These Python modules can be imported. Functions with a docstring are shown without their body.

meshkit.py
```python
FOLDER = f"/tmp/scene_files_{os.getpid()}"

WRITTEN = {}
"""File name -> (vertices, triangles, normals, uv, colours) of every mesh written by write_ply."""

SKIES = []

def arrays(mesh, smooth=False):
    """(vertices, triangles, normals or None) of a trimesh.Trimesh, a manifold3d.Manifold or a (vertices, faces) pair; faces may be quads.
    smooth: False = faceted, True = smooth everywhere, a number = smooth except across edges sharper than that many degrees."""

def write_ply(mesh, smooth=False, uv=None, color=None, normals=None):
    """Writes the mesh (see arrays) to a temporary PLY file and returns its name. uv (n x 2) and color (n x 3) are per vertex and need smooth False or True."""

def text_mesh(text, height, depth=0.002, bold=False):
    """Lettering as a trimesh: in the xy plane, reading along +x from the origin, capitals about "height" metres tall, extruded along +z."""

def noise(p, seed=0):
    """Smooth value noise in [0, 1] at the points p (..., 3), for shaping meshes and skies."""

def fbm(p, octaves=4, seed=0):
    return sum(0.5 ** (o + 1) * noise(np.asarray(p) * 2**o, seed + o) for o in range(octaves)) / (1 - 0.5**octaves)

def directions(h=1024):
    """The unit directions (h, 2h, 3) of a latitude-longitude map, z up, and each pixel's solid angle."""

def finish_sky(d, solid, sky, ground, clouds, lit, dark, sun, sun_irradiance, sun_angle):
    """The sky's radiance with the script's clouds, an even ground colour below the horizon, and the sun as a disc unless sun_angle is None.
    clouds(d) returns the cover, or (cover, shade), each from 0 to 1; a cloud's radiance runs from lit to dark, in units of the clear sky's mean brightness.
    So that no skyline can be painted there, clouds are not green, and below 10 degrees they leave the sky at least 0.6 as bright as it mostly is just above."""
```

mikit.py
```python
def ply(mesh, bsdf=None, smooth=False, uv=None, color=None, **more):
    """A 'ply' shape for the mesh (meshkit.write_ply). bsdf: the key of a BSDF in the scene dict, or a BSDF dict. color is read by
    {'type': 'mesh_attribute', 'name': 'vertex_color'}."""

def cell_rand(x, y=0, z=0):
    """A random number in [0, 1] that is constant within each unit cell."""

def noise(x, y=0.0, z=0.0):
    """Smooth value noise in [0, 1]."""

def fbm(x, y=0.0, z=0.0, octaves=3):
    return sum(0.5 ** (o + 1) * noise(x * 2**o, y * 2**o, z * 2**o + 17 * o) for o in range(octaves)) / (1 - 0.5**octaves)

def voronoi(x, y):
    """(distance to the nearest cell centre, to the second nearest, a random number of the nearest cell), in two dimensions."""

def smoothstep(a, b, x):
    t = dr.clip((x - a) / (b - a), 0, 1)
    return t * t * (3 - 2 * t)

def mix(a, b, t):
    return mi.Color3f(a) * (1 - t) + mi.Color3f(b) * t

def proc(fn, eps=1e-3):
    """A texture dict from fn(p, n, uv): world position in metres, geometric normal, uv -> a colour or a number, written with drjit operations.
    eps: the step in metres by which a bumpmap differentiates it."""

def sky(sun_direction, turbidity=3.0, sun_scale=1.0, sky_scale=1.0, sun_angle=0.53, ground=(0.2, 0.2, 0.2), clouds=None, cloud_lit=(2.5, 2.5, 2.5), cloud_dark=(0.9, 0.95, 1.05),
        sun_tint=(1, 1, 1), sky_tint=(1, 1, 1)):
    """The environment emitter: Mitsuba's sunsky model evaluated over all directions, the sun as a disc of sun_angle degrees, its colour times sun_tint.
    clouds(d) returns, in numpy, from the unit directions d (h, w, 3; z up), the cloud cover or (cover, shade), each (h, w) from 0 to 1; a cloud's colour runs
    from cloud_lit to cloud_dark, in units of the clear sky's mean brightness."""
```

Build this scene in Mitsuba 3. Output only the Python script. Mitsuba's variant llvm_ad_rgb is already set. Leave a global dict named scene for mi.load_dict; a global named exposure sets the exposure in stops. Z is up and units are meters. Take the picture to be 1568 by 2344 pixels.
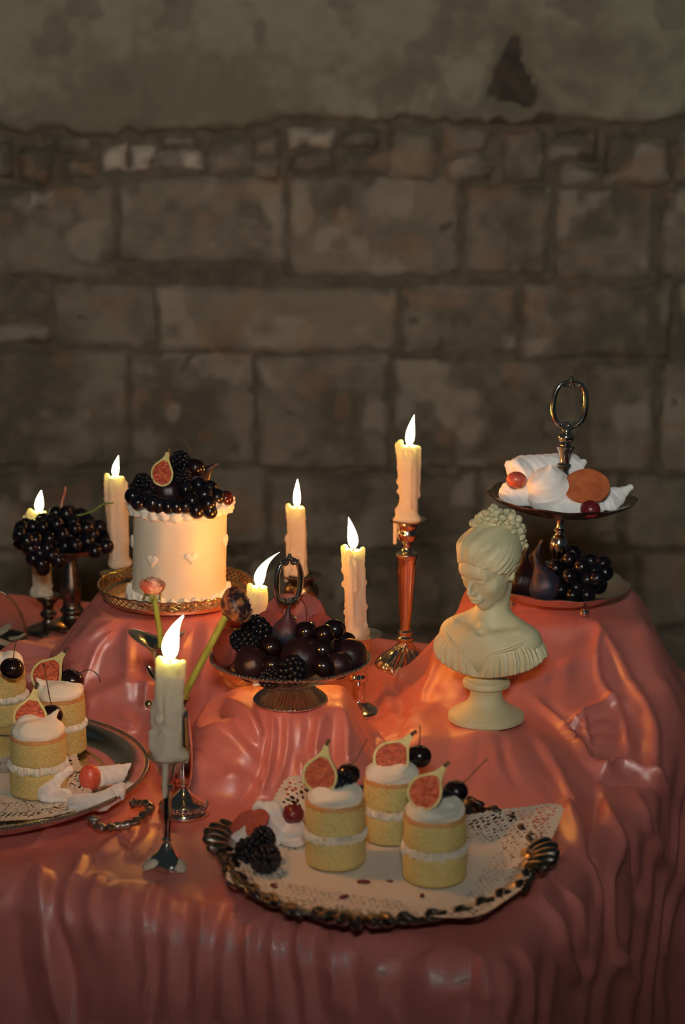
import math
import numpy as np, trimesh, mitsuba as mi, drjit as dr, mikit, meshkit
from scipy.ndimage import gaussian_filter
from mikit import noise, fbm, voronoi, mix, smoothstep, cell_rand
from shapely.geometry import Polygon, Point, LineString
from shapely import affinity, unary_union

T = mi.ScalarTransform4f
scene, labels = {}, {}

# ---- camera: a standing photographer with a short telephoto lens ----
scene['camera'] = {'type': 'thinlens', 'fov': 16.52, 'fov_axis': 'x', 'aperture_radius': .0085, 'focus_distance': 2.74,
    'near_clip': .05, 'far_clip': 60,
    'to_world': T().look_at(origin=[0, 0, 1.67], target=[0, math.cos(math.radians(13.5)), 1.67 - math.sin(math.radians(13.5))], up=[0, 0, 1])}
# ---- light: a dim vaulted room, the flash above the lens, the candle flames (in their builder) ----
exposure = 0.45
AMBIENT = [.010, .013, .0135]
FLASH = [240, 235, 218]
FLAME = [185, 65, 10]
scene['room_light'] = {'type': 'constant', 'radiance': {'type': 'rgb', 'value': AMBIENT}}

# ---- helpers ----
def numbered(name):
    if name not in labels and name not in scene and not any(k.startswith(name + '__') for k in scene): return name
    i = 1
    while f'{name}_{i:03d}' in labels or f'{name}_{i:03d}' in scene or any(k.startswith(f'{name}_{i:03d}__') for k in scene): i += 1
    return f'{name}_{i:03d}'
def thing(name, label, cat, group=None):
    k = numbered(name); labels[k] = {'label': label, 'category': cat}
    if group: labels[k]['group'] = group
    return k
COUNT = {}
def part(th, name, mesh, m, smooth=40, label=None, **kw):
    base = th + '__' + name; n = COUNT.get(base, 0); COUNT[base] = n + 1
    k = base if n == 0 else f'{base}_{n:03d}'
    scene[k] = shape(mesh, m, smooth, **kw)
    if label: labels[k] = {'label': label}
    return k
def shape(mesh, m, smooth=40, **kw):
    if isinstance(mesh, dict): return {**mesh, **kw}
    return mikit.ply(mesh, m, smooth=smooth, **kw)
def solo(name, mesh, m, label, cat, group=None, smooth=40, **kw):
    k = thing(name, label, cat, group); scene[k] = shape(mesh, m, smooth, **kw); return k
def struct(name, mesh, m, smooth=False):
    labels[name] = {'kind': 'structure'}; scene[name] = shape(mesh, m, smooth); return name

def nrm(a):
    a = np.asarray(a, float); return a / (np.linalg.norm(a, axis=-1, keepdims=True) + 1e-12)
def tri(f): f = np.asarray(f); return np.vstack([f[:, [0, 1, 2]], f[:, [0, 2, 3]]])
def join(*ms):
    vs, fs, n = [], [], 0
    for v, f in ms: vs.append(v); fs.append(f + n); n += len(v)
    return np.vstack(vs), np.vstack(fs)
def rot(ax, deg):
    return trimesh.transformations.rotation_matrix(math.radians(deg), ax)[:3, :3]
RX, RY, RZ = (lambda d: rot([1, 0, 0], d)), (lambda d: rot([0, 1, 0], d)), (lambda d: rot([0, 0, 1], d))
def frame(z, y):
    """columns x, y, z: local z along z, local y as near y as can be"""
    z = nrm(z); x = nrm(np.cross(y, z)); return np.stack([x, np.cross(z, x), z], 1)
def put(m, pos=(0, 0, 0), R=None, s=1):
    v = m[0] * np.asarray(s, float)
    if R is not None: v = v @ np.asarray(R).T
    return v + np.asarray(pos, float), m[1]
def mat(pos, R=None, s=1):
    M = np.eye(4); M[:3, :3] = (np.eye(3) if R is None else R) * np.asarray(s, float); M[:3, 3] = pos; return T(M)
def spl(p, n=6):
    """a smooth curve through the points"""
    from scipy.interpolate import PchipInterpolator
    p = np.asarray(p, float); t = np.r_[0, np.cumsum(np.linalg.norm(np.diff(p, axis=0), axis=1) + 1e-9)]
    tt = np.concatenate([np.linspace(t[i], t[i + 1], n, endpoint=False) for i in range(len(t) - 1)] + [[t[-1]]])
    return PchipInterpolator(t, p, axis=0)(tt)
def lathe(prof, n=48, fl=None, sm=0):
    p = np.asarray(prof, float)
    if sm: p = spl(p, sm); p[:, 0] = np.maximum(p[:, 0], 0)
    th = np.arange(n) * 2 * math.pi / n
    r, z = np.repeat(p[:, :1], n, 1), np.repeat(p[:, 1:], n, 1)
    if fl is not None: r, z = fl(np.tile(th, (len(p), 1)), r, z)
    v = np.stack([r * np.cos(th), r * np.sin(th), z], -1).reshape(-1, 3)
    i = np.arange(len(p) - 1)[:, None] * n + np.arange(n); j = np.arange(len(p) - 1)[:, None] * n + (np.arange(n) + 1) % n
    f = np.stack([i, j, j + n, i + n], -1).reshape(-1, 4)
    return v, tri(f)
def tube(pts, rad, n=10, closed=False):
    p = np.asarray(pts, float); m = len(p); rad = np.broadcast_to(rad, m)
    t = nrm(np.roll(p, -1, 0) - np.roll(p, 1, 0)) if closed else nrm(np.gradient(p, axis=0))
    u = np.cross(t[0], [0, 0, 1.] if abs(t[0][2]) < .9 else [1., 0, 0]); us = []
    for k in range(m): u = nrm(u - t[k] * (u @ t[k])); us.append(u)
    us = np.array(us); w = np.cross(t, us); th = np.arange(n) * 2 * math.pi / n
    v = p[:, None] + rad[:, None, None] * (np.cos(th)[None, :, None] * us[:, None] + np.sin(th)[None, :, None] * w[:, None])
    rows = m if closed else m - 1
    i = np.arange(rows)[:, None] * n + np.arange(n); j = np.arange(rows)[:, None] * n + (np.arange(n) + 1) % n
    o = ((np.arange(rows) + 1) % m - np.arange(rows))[:, None] * n
    f = tri(np.stack([i, j, j + o, i + o], -1).reshape(-1, 4)); v = v.reshape(-1, 3)
    if not closed:
        c0, c1 = len(v), len(v) + 1; v = np.vstack([v, p[:1], p[-1:]]); a = np.arange(n); b = (a + 1) % n
        f = np.vstack([f, np.stack([b, a, a * 0 + c0], 1), np.stack([a + (m - 1) * n, b + (m - 1) * n, a * 0 + c1], 1)])
    return v, f
def ico(k=3):
    s = trimesh.creation.icosphere(k); return np.array(s.vertices), np.array(s.faces)
def extrude(poly, d):
    ms = []
    for g in getattr(poly, 'geoms', [poly]):
        m = trimesh.creation.extrude_polygon(g, d, engine='earcut'); ms.append((np.array(m.vertices), np.array(m.faces)))
    return join(*ms)
def nz(p, f, seed=0, o=3): return meshkit.fbm(np.asarray(p) * f, o, seed) - .5

def snet(f, lo, hi, h):
    """naive surface nets: the mesh where f(x, y, z) is 0, f negative inside"""
    ax = [np.arange(a, b + h, h) for a, b in zip(lo, hi)]
    F = np.asarray(f(*np.meshgrid(*ax, indexing='ij')), float); S = F < 0; n = [k - 1 for k in F.shape]
    acc = np.zeros((*n, 3)); cnt = np.zeros(n)
    def sub(A, o): return A[o[0]:o[0] + n[0], o[1]:o[1] + n[1], o[2]:o[2] + n[2]]
    for k in range(3):
        e = np.eye(3, dtype=int)[k]; u, w = [np.eye(3, dtype=int)[j] for j in range(3) if j != k]
        for a in (0, 1):
            for b in (0, 1):
                o = a * u + b * w; A, B = sub(F, o), sub(F, o + e); c = sub(S, o) != sub(S, o + e)
                t = np.where(c, A / np.where(c, A - B, 1), 0); acc += c[..., None] * (o + t[..., None] * e); cnt += c
    on = cnt > 0; idx = np.full(n, -1); idx[on] = np.arange(on.sum())
    v = (np.argwhere(on) + acc[on] / cnt[on][:, None]) * h + np.asarray(lo)
    fs = []
    for k in range(3):
        j, l = (k + 1) % 3, (k + 2) % 3
        s0 = [slice(1, -1)] * 3; s0[k] = slice(0, -1); s1 = list(s0); s1[k] = slice(1, None)
        a, b = S[tuple(s0)], S[tuple(s1)]; q = np.argwhere(a != b); q[:, j] += 1; q[:, l] += 1
        ej, el = np.eye(3, dtype=int)[j], np.eye(3, dtype=int)[l]
        ok = (q < np.array(n)).all(1); q = q[ok]; sg = S[tuple(q.T)]
        c = [idx[tuple((q - d).T)] for d in (0 * ej, ej, ej + el, el)]
        c = np.stack(c, 1); c = np.where(sg[:, None], c, c[:, ::-1]); fs.append(c[(c >= 0).all(1)])
    return v, tri(np.vstack(fs))
def sph(X, Y, Z, c, r): return np.sqrt((X - c[0])**2 + (Y - c[1])**2 + (Z - c[2])**2) - r
def ell(X, Y, Z, c, r):
    x, y, z = (X - c[0]) / r[0], (Y - c[1]) / r[1], (Z - c[2]) / r[2]
    k = np.sqrt(x * x + y * y + z * z); return (k - 1) * min(r) if max(r) > 3 * min(r) else k * (k - 1) / (np.sqrt((x / r[0])**2 + (y / r[1])**2 + (z / r[2])**2) + 1e-9)
def cap(X, Y, Z, a, b, ra, rb=None):
    rb = ra if rb is None else rb; a, b = np.asarray(a, float), np.asarray(b, float); d = b - a
    t = np.clip(((X - a[0]) * d[0] + (Y - a[1]) * d[1] + (Z - a[2]) * d[2]) / (d @ d + 1e-12), 0, 1)
    return np.sqrt((X - a[0] - t * d[0])**2 + (Y - a[1] - t * d[1])**2 + (Z - a[2] - t * d[2])**2) - (ra + (rb - ra) * t)
def smin(a, b, k): h = np.clip(.5 + .5 * (b - a) / k, 0, 1); return b + (a - b) * h - k * h * (1 - h)
def smax(a, b, k): return -smin(-a, -b, k)

# ---- materials ----
def rgb(c): return {'type': 'rgb', 'value': list(c)}
def M(name, c, rough=.5, **kw):
    col = mikit.proc(c) if callable(c) else rgb(c)
    bump = kw.pop('bump', None); amp = kw.pop('amp', .001)
    b = {'type': 'principled', 'base_color': col, 'roughness': rough, **kw}
    if bump is not None: b = {'type': 'bumpmap', 'tex': mikit.proc(bump, 4e-4), 'scale': amp, 'b': b}
    scene[name] = {'type': 'twosided', 'b': b}; return name
def stone_col(p, n, uv):
    a = fbm(p.x * 7, p.z * 7, 3., 4); b = fbm(p.x * 40 + 9, p.z * 40, 7., 3); c = smoothstep(.60, .72, fbm(p.x * 13 + 50, p.z * 13, 1., 3)); d = smoothstep(.66, .74, fbm(p.x * 16 + 20, p.z * 20, 5., 2))
    k = mix((.095, .083, .060), (.20, .172, .124), smoothstep(.3, .7, a * .65 + b * .35))
    return mix(mix(k, (.33, .29, .22), c * .45), (.24, .13, .07), d * .35)
def mortar_col(p, n, uv):
    b = fbm(p.x * 60, p.z * 60, 2., 3); return mix((.066, .057, .042), (.155, .133, .097), b)
def plaster_col(p, n, uv):
    a = fbm(p.x * 5 + 3, p.z * 9, 1., 4); b = fbm(p.x * 50, p.z * 50, 4., 2); s = smoothstep(.58, .66, fbm(p.x * 14 + 7, p.z * 14 + 3, 2., 3))
    return mix(mix((.160, .146, .101), (.25, .236, .168), smoothstep(.32, .68, a * .75 + b * .25)), (.12, .105, .075), s * .5)
def rough_bump(p, n, uv): return fbm(p.x * 90, p.z * 90, p.y * 90, 3)
M('stone', stone_col, .9, specular=.2, bump=rough_bump, amp=.006)
M('pale_stone', lambda p, n, uv: mix((.18, .155, .115), (.40, .35, .27), smoothstep(.35, .65, fbm(p.x * 30, p.z * 30, 3., 3))), .9, specular=.2, bump=rough_bump, amp=.006)
M('bare_mortar', lambda p, n, uv: mix((.040, .034, .028), (.085, .07, .055), fbm(p.x * 60, p.z * 60, 2., 3)), .95, specular=.1, bump=rough_bump, amp=.008)
M('mortar', mortar_col, .95, specular=.1, bump=rough_bump, amp=.008)
M('plaster', plaster_col, .9, specular=.2, bump=rough_bump, amp=.003)
M('paving', (.13, .11, .09), .9)
M('satin', lambda p, n, uv: mix((.48, .142, .114), (.54, .165, .134), fbm(p.x * 30, p.y * 30, p.z * 30, 2)), .35, specular=1., sheen=1., sheen_tint=.2)
M('silver', (.80, .74, .66), .13, metallic=1.)
M('old_silver', lambda p, n, uv: mix((.30, .25, .20), (.74, .67, .57), smoothstep(.3, .6, fbm(p.x * 220, p.y * 220, p.z * 220, 2))), .24, metallic=1.)
M('gilt', (.86, .66, .38), .16, metallic=1.)
M('dark_silver', lambda p, n, uv: mix((.13, .11, .092), (.40, .345, .285), fbm(p.x * 150, p.y * 150, p.z * 150, 2)), .28, metallic=1.)
scene['wax'] = {'type': 'principledthin', 'base_color': rgb((.74, .67, .52)), 'roughness': .45, 'diff_trans': .95, 'eta': 1.4}
M('wick_black', (.02, .015, .012), .8)
M('frosting', (.62, .56, .42), .55, specular=.35)
M('piping', (.72, .68, .56), .5, specular=.35)
M('cream', (.84, .79, .64), .45, specular=.4)
M('meringue', lambda p, n, uv: mix((.82, .81, .77), (.88, .87, .84), fbm(p.x * 80, p.y * 80, p.z * 80, 2)), .6, specular=.3, bump=lambda p, n, uv: fbm(p.x * 300, p.y * 300, p.z * 300, 3), amp=.0008)
M('sponge', lambda p, n, uv: mix(mix((.48, .35, .115), (.60, .48, .185), smoothstep(.25, .65, fbm(p.x * 900, p.y * 900, p.z * 900, 2))), (.40, .25, .07), .7 * smoothstep(.66, .80, fbm(p.x * 520 + 5, p.y * 520, p.z * 520, 2))), .9, specular=.1, bump=lambda p, n, uv: fbm(p.x * 900, p.y * 900, p.z * 900, 2), amp=.0008)
M('crust', lambda p, n, uv: mix((.42, .19, .06), (.60, .32, .12), fbm(p.x * 500, p.y * 500, p.z * 500, 2)), .8, specular=.15)
M('grape', lambda p, n, uv: mix((.003, .003, .005), (.009, .007, .012), smoothstep(.4, .75, fbm(p.x * 130, p.y * 130, p.z * 130, 3))), .22, specular=.5)
M('red_grape', (.045, .008, .009), .16, specular=.55)
M('cherry', (.006, .0015, .0025), .09, specular=.6, clearcoat=.6, clearcoat_gloss=.95)
M('blackberry', (.004, .004, .007), .25, specular=.5)
M('fig_skin', lambda p, n, uv: mix((.006, .003, .006), (.024, .008, .011), fbm(p.x * 110, p.y * 110, p.z * 40, 3)), .42, specular=.4)
M('blue_fig', lambda p, n, uv: mix((.018, .024, .042), (.07, .02, .024), smoothstep(.4, .7, fbm(p.x * 140, p.y * 140, p.z * 60, 3))), .5, specular=.4)
M('fig_rind', lambda p, n, uv: mix((.46, .43, .13), (.62, .55, .27), fbm(p.x * 300, p.y * 300, p.z * 300, 2)), .5)
M('fig_flesh', lambda p, n, uv: mix(mix((.34, .036, .022), (.56, .115, .045), smoothstep(.35, .65, fbm(p.x * 420, p.y * 420, p.z * 420, 2))), (.80, .42, .16), .7 * smoothstep(.70, .82, noise(p.x * 1300, p.y * 1300, p.z * 1300))), .3, specular=.6, bump=lambda p, n, uv: noise(p.x * 1000, p.y * 1000, p.z * 1000), amp=.001)
M('stem_brown', (.06, .035, .02), .6)
M('stem_green', lambda p, n, uv: mix((.07, .14, .02), (.24, .30, .06), fbm(p.x * 200, p.y * 200, p.z * 60, 2)), .45)
M('ivory', lambda p, n, uv: mix((.47, .45, .27), (.54, .515, .32), fbm(p.x * 60, p.y * 60, p.z * 60, 3)), .48, specular=.35)
M('paper', (.62, .55, .45), .8, specular=.15)
M('persimmon', lambda p, n, uv: mix((.30, .06, .02), (.50, .15, .05), fbm(p.x * 160, p.y * 160, p.z * 160, 3)), .4, specular=.5)
M('candied', lambda p, n, uv: mix((.50, .055, .035), (.62, .14, .08), noise(p.x * 900, p.y * 900, p.z * 900)), .3, specular=.6)
M('dried_red', lambda p, n, uv: mix((.24, .03, .02), (.36, .06, .035), fbm(p.x * 300, p.y * 300, p.z * 300, 2)), .5)
M('dark_red', (.13, .012, .015), .3, specular=.5)
M('macaron', lambda p, n, uv: mix((.20, .04, .03), (.27, .06, .042), fbm(p.x * 400, p.y * 400, p.z * 400, 2)), .45)
M('macaron_filling', (.06, .015, .015), .6)
M('petal', lambda p, n, uv: mix((.42, .09, .055), (.72, .42, .26), smoothstep(.35, .7, fbm(p.x * 200, p.y * 200, p.z * 90, 3))), .6)
M('petal_dark', lambda p, n, uv: mix((.03, .015, .018), (.36, .16, .07), smoothstep(.45, .75, fbm(p.x * 120, p.y * 120, p.z * 120, 3))), .5)
M('leaf', (.05, .09, .03), .5)
M('dry_leaf', (.32, .30, .22), .8)
M('flash_black', (.02, .02, .02), .6)

# ---- the photographer's flash: a small hooded softbox above the lens ----
fk = thing('flash_softbox', 'small hooded flash softbox above the lens, lighting the table from the front', 'flash')
FR = frame((.02, 2.7, -.37), (0, 0, 1)); FP = (-.02, -.05, 1.93); a_, b_, d_ = .15, .095, .39
def quad(p): return np.array(p, float), np.array([[0, 1, 2], [0, 2, 3]])
hood = join(*[quad([(x0, y0, -.03), (x1, y1, -.03), (x1 * 1.15, y1 * 1.18, d_), (x0 * 1.15, y0 * 1.18, d_)]) for (x0, y0), (x1, y1) in zip([(-a_, -b_), (a_, -b_), (a_, b_), (-a_, b_)], [(a_, -b_), (a_, b_), (-a_, b_), (-a_, -b_)])], quad([(-a_, -b_, -.03), (-a_, b_, -.03), (a_, b_, -.03), (a_, -b_, -.03)]))
part(fk, 'hood', put(hood, FP, FR), 'flash_black', smooth=False)
part(fk, 'diffuser', put(quad([(-a_ + .004, -b_ + .004, 0), (a_ - .004, -b_ + .004, 0), (a_ - .004, b_ - .004, 0), (-a_ + .004, b_ - .004, 0)]), FP, FR), 'flash_black', smooth=False, emitter={'type': 'area', 'radiance': rgb(FLASH)})

# ---- the room: old stone wall with a band of plaster above ----
YW = 4.2
struct('floor', ([[-4, -2, 0], [4, -2, 0], [4, 4.6, 0], [-4, 4.6, 0]], [[0, 1, 2, 3]]), 'paving')
WX = np.arange(-2.2, 2.21, .02); WZ = np.arange(0, 3.01, .02)
gx, gz = np.meshgrid(WX, WZ, indexing='ij'); pts = np.stack([gx, gx * 0, gz], -1)
gy = YW + .008 * nz(pts, 14, 3) + .008 * nz(pts, 50, 4)
i = np.arange(gx.size).reshape(gx.shape)
struct('wall_back', (np.stack([gx, gy, gz], -1).reshape(-1, 3), np.stack([i[:-1, :-1], i[1:, :-1], i[1:, 1:], i[:-1, 1:]], -1).reshape(-1, 4)), 'mortar', smooth=True)
def stone(box, seed, proud):
    """a dressed block with worn, uneven edges: front face and returns into the joint"""
    x0, x1, z0, z1 = box; x0, x1, z0, z1 = x0 - .003, x1 + .003, z0 - .003, z1 + .003; w, h = x1 - x0, z1 - z0
    nx, nzz = max(6, int(w / .011)), max(6, int(h / .011))
    u, v = np.meshgrid(np.linspace(-1, 1, nx), np.linspace(-1, 1, nzz), indexing='ij')
    u, v = np.sign(u) * np.abs(u)**.8, np.sign(v) * np.abs(v)**.8
    X, Z = (x0 + x1) / 2 + u * w / 2, (z0 + z1) / 2 + v * h / 2
    q = np.stack([X, X * 0 + seed * 3.1, Z], -1)
    am = .016 if seed > 23 else .03; X = X + am * nz(q, 30, seed) * np.abs(u); Z = Z + am * nz(q, 30, seed + 5) * np.abs(v)
    ex, ez = (1 - np.abs(u)) * w / 2, (1 - np.abs(v)) * h / 2
    e = np.clip(np.minimum(ex, ez) / .014, 0, 1)
    Y = YW + .012 - (proud + .012) * (1 - (1 - e)**2.6) + .016 * nz(q, 11, seed + 9) + .008 * nz(q, 45, seed + 11)
    i = np.arange(nx * nzz).reshape(nx, nzz)
    return np.stack([X, Y, Z], -1).reshape(-1, 3), tri(np.stack([i[:-1, :-1], i[1:, :-1], i[1:, 1:], i[:-1, 1:]], -1).reshape(-1, 4))
STONES = [(-0.73,-0.576,1.266,1.338),(-0.573,-0.512,1.26,1.329),(-0.506,-0.433,1.312,1.343),(-0.491,-0.431,1.268,1.309),(-0.427,-0.381,1.282,1.326),(-0.375,-0.33,1.279,1.325),(-0.325,-0.242,1.282,1.319),(-0.318,-0.256,1.323,1.346),(-0.237,-0.168,1.273,1.34),(-0.162,-0.108,1.306,1.346),(-0.158,-0.107,1.263,1.302),(-0.101,-0.011,1.32,1.355),(-0.1,-0.009,1.279,1.316),(-0.003,0.068,1.322,1.355),(-0.006,0.074,1.277,1.317),(0.08,0.169,1.266,1.358),(0.176,0.262,1.314,1.36),(0.18,0.267,1.262,1.309),(0.276,0.36,1.256,1.357),(0.368,0.453,1.297,1.358),(0.384,0.453,1.257,1.293),(0.46,0.582,1.256,1.349),(0.59,0.736,1.26,1.352),(-0.557,-0.508,1.215,1.248),(-0.738,-0.403,1.092,1.259),(-0.402,-0.099,1.117,1.272),(-0.096,0.209,1.094,1.276),(0.215,0.371,1.094,1.259),(0.377,0.556,1.089,1.253),(0.565,0.74,1.089,1.253),(-0.741,-0.522,1.014,1.083),(-0.742,-0.522,0.971,1.01),(-0.522,-0.336,0.965,1.085),(-0.336,0.102,0.958,1.077),(0.106,0.313,0.952,1.083),(0.319,0.591,0.945,1.081),(0.599,0.747,0.945,1.081),(-0.752,-0.386,0.744,0.963),(-0.388,-0.157,0.752,0.96),(-0.156,0.086,0.739,0.953),(0.09,0.432,0.742,0.947),(0.441,0.566,0.735,0.94),(0.576,0.753,0.733,0.942),(-0.758,-0.431,0.591,0.739),(-0.431,-0.137,0.594,0.745),(-0.135,0.245,0.591,0.734),(0.25,0.509,0.594,0.737),(0.516,0.762,0.591,0.729),(-0.764,-0.549,0.439,0.586),(-0.55,-0.228,0.439,0.587),(-0.227,0.037,0.439,0.586),(0.04,0.374,0.439,0.587),(0.38,0.543,0.439,0.586),(0.55,0.768,0.439,0.586),(-0.771,-0.351,0.269,0.433),(-0.351,-0.068,0.269,0.433),(-0.065,0.24,0.269,0.433),(0.245,0.499,0.269,0.433),(0.506,0.774,0.269,0.433)]
_r = np.random.default_rng(77)
for z0, z1 in ((.36, .52), (.53, .66), (.67, .80), (.81, .94), (.955, 1.07), (1.08, 1.27), (1.28, 1.39), (1.40, 1.55), (1.56, 1.64)):
    for sg in (-1, 1):
        x = .765
        while x < 1.9: w = _r.uniform(.16, .34); STONES.append((min(sg * x, sg * (x + w)), max(sg * x, sg * (x + w)), z0, z1)); x += w + .008
for k, b in enumerate(STONES): part('wall_back', 'stone', stone(b, k, (.006, .010, .004, .012)[k % 4] + .008 * (k < 24)), 'pale_stone' if k in (4, 5, 6, 11, 23) else 'stone', smooth=True)
def coat(lo, hi, hole, k):
    """plaster slab: ragged lower edge, a piece fallen out"""
    g = .0075; x = np.arange(lo, hi + g, g); z = np.arange(0, 1, 1 / 46)
    X, tz = np.meshgrid(x, z, indexing='ij')
    px = [a for a, _ in EDGE]; pz = [b for _, b in EDGE]; q = np.stack([x, 0 * x, 0 * x], -1)
    low = np.interp(x, px, pz) + .022 * nz(q, 40, 8) + .02 * nz(q, 9, 9)
    Z = low[:, None] + (2.75 - low[:, None]) * tz**1.35
    q = np.stack([X, 0 * X, Z], -1); e = np.clip((Z - low[:, None]) / .010, 0, 1)
    Y = YW - .034 * (1 - (1 - e)**2) + .03 * (1 - e) + .016 * nz(q, 6, 2) + .007 * nz(q, 34, 3)
    i = np.arange(X.size).reshape(X.shape); f = np.stack([i[:-1, :-1], i[1:, :-1], i[1:, 1:], i[:-1, 1:]], -1)
    import shapely
    d = shapely.contains_xy(hole, X + .025 * nz(q, 45, 12), Z + .025 * nz(q, 45, 13))
    keep = ~(d[:-1, :-1] & d[1:, :-1] & d[1:, 1:] & d[:-1, 1:]); f = f[keep]; near = gaussian_filter(d.astype(float), 1.2); Y = Y + .022 * np.clip(near * 2, 0, 1)
    return np.stack([X, Y, Z], -1).reshape(-1, 3), tri(f.reshape(-1, 4)), d
EDGE = [(-0.804,1.345),(-0.573,1.348),(-0.373,1.349),(-0.173,1.351),(-0.111,1.36),(-0.018,1.371),(0.058,1.364),(0.135,1.362),(0.212,1.364),(0.305,1.367),(0.389,1.374),(0.474,1.36),(0.582,1.367),(0.782,1.358)]
HOLE = Polygon([(0.279,1.518),(0.314,1.518),(0.317,1.466),(0.349,1.445),(0.347,1.428),(0.331,1.402),(0.254,1.397),(0.25,1.439),(0.282,1.455)])
v, f, d = coat(-2.1, 2.1, HOLE, 0)
part('wall_back', 'plaster_coat', (v, f), 'plaster', smooth=True)
x0, z0, x1, z1 = HOLE.bounds; gx, gz = np.meshgrid(np.arange(x0 - .03, x1 + .03, .008), np.arange(z0 - .03, z1 + .03, .008), indexing='ij'); q = np.stack([gx, gx * 0, gz], -1); i = np.arange(gx.size).reshape(gx.shape)
part('wall_back', 'bare_patch', (np.stack([gx, YW - .016 + .02 * nz(q, 30, 21), gz], -1).reshape(-1, 3), tri(np.stack([i[:-1, :-1], i[1:, :-1], i[1:, 1:], i[:-1, 1:]], -1).reshape(-1, 4))), 'bare_mortar', smooth=True, label='dark bare patch where plaster has fallen off')

# ---- the satin: one sheet over a table set cornerwise and over hidden plinths, gathered in folds ----
UC, US, CX, CY, TB = .9205, .3907, .13, 2.075, .90     # direction and corner of the table front
MOUNDS = [(-.305, -.115, 2.765, 2.95, .873, .10, .09, .13, .05), (-.125, .005, 2.515, 2.62, .837, .09, .05, .07, .10),
          (.085, .225, 2.55, 2.66, .798, .09, .12, .11, .10), (.17, .372, 2.765, 2.96, .866, .14, .075, .27, .05), (-.43, -.31, 2.95, 3.08, .792, .06, .1, .1, .05)]
def under(x, y):
    h = np.full(x.shape, .75)
    for x0, x1, y0, y1, z, l, r, f, b in MOUNDS:
        ex = np.maximum(np.maximum((x0 - x) / l, (x - x1) / r), 0); ey = np.maximum(np.maximum((y0 - y) / f, (y - y1) / b), 0)
        t = np.clip(1 - np.hypot(ex, ey), 0, 1); h = np.maximum(h, .75 + (z - .75) * (t**1.5 * (1 + .5 * (1 - t))))
    return h
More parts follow.
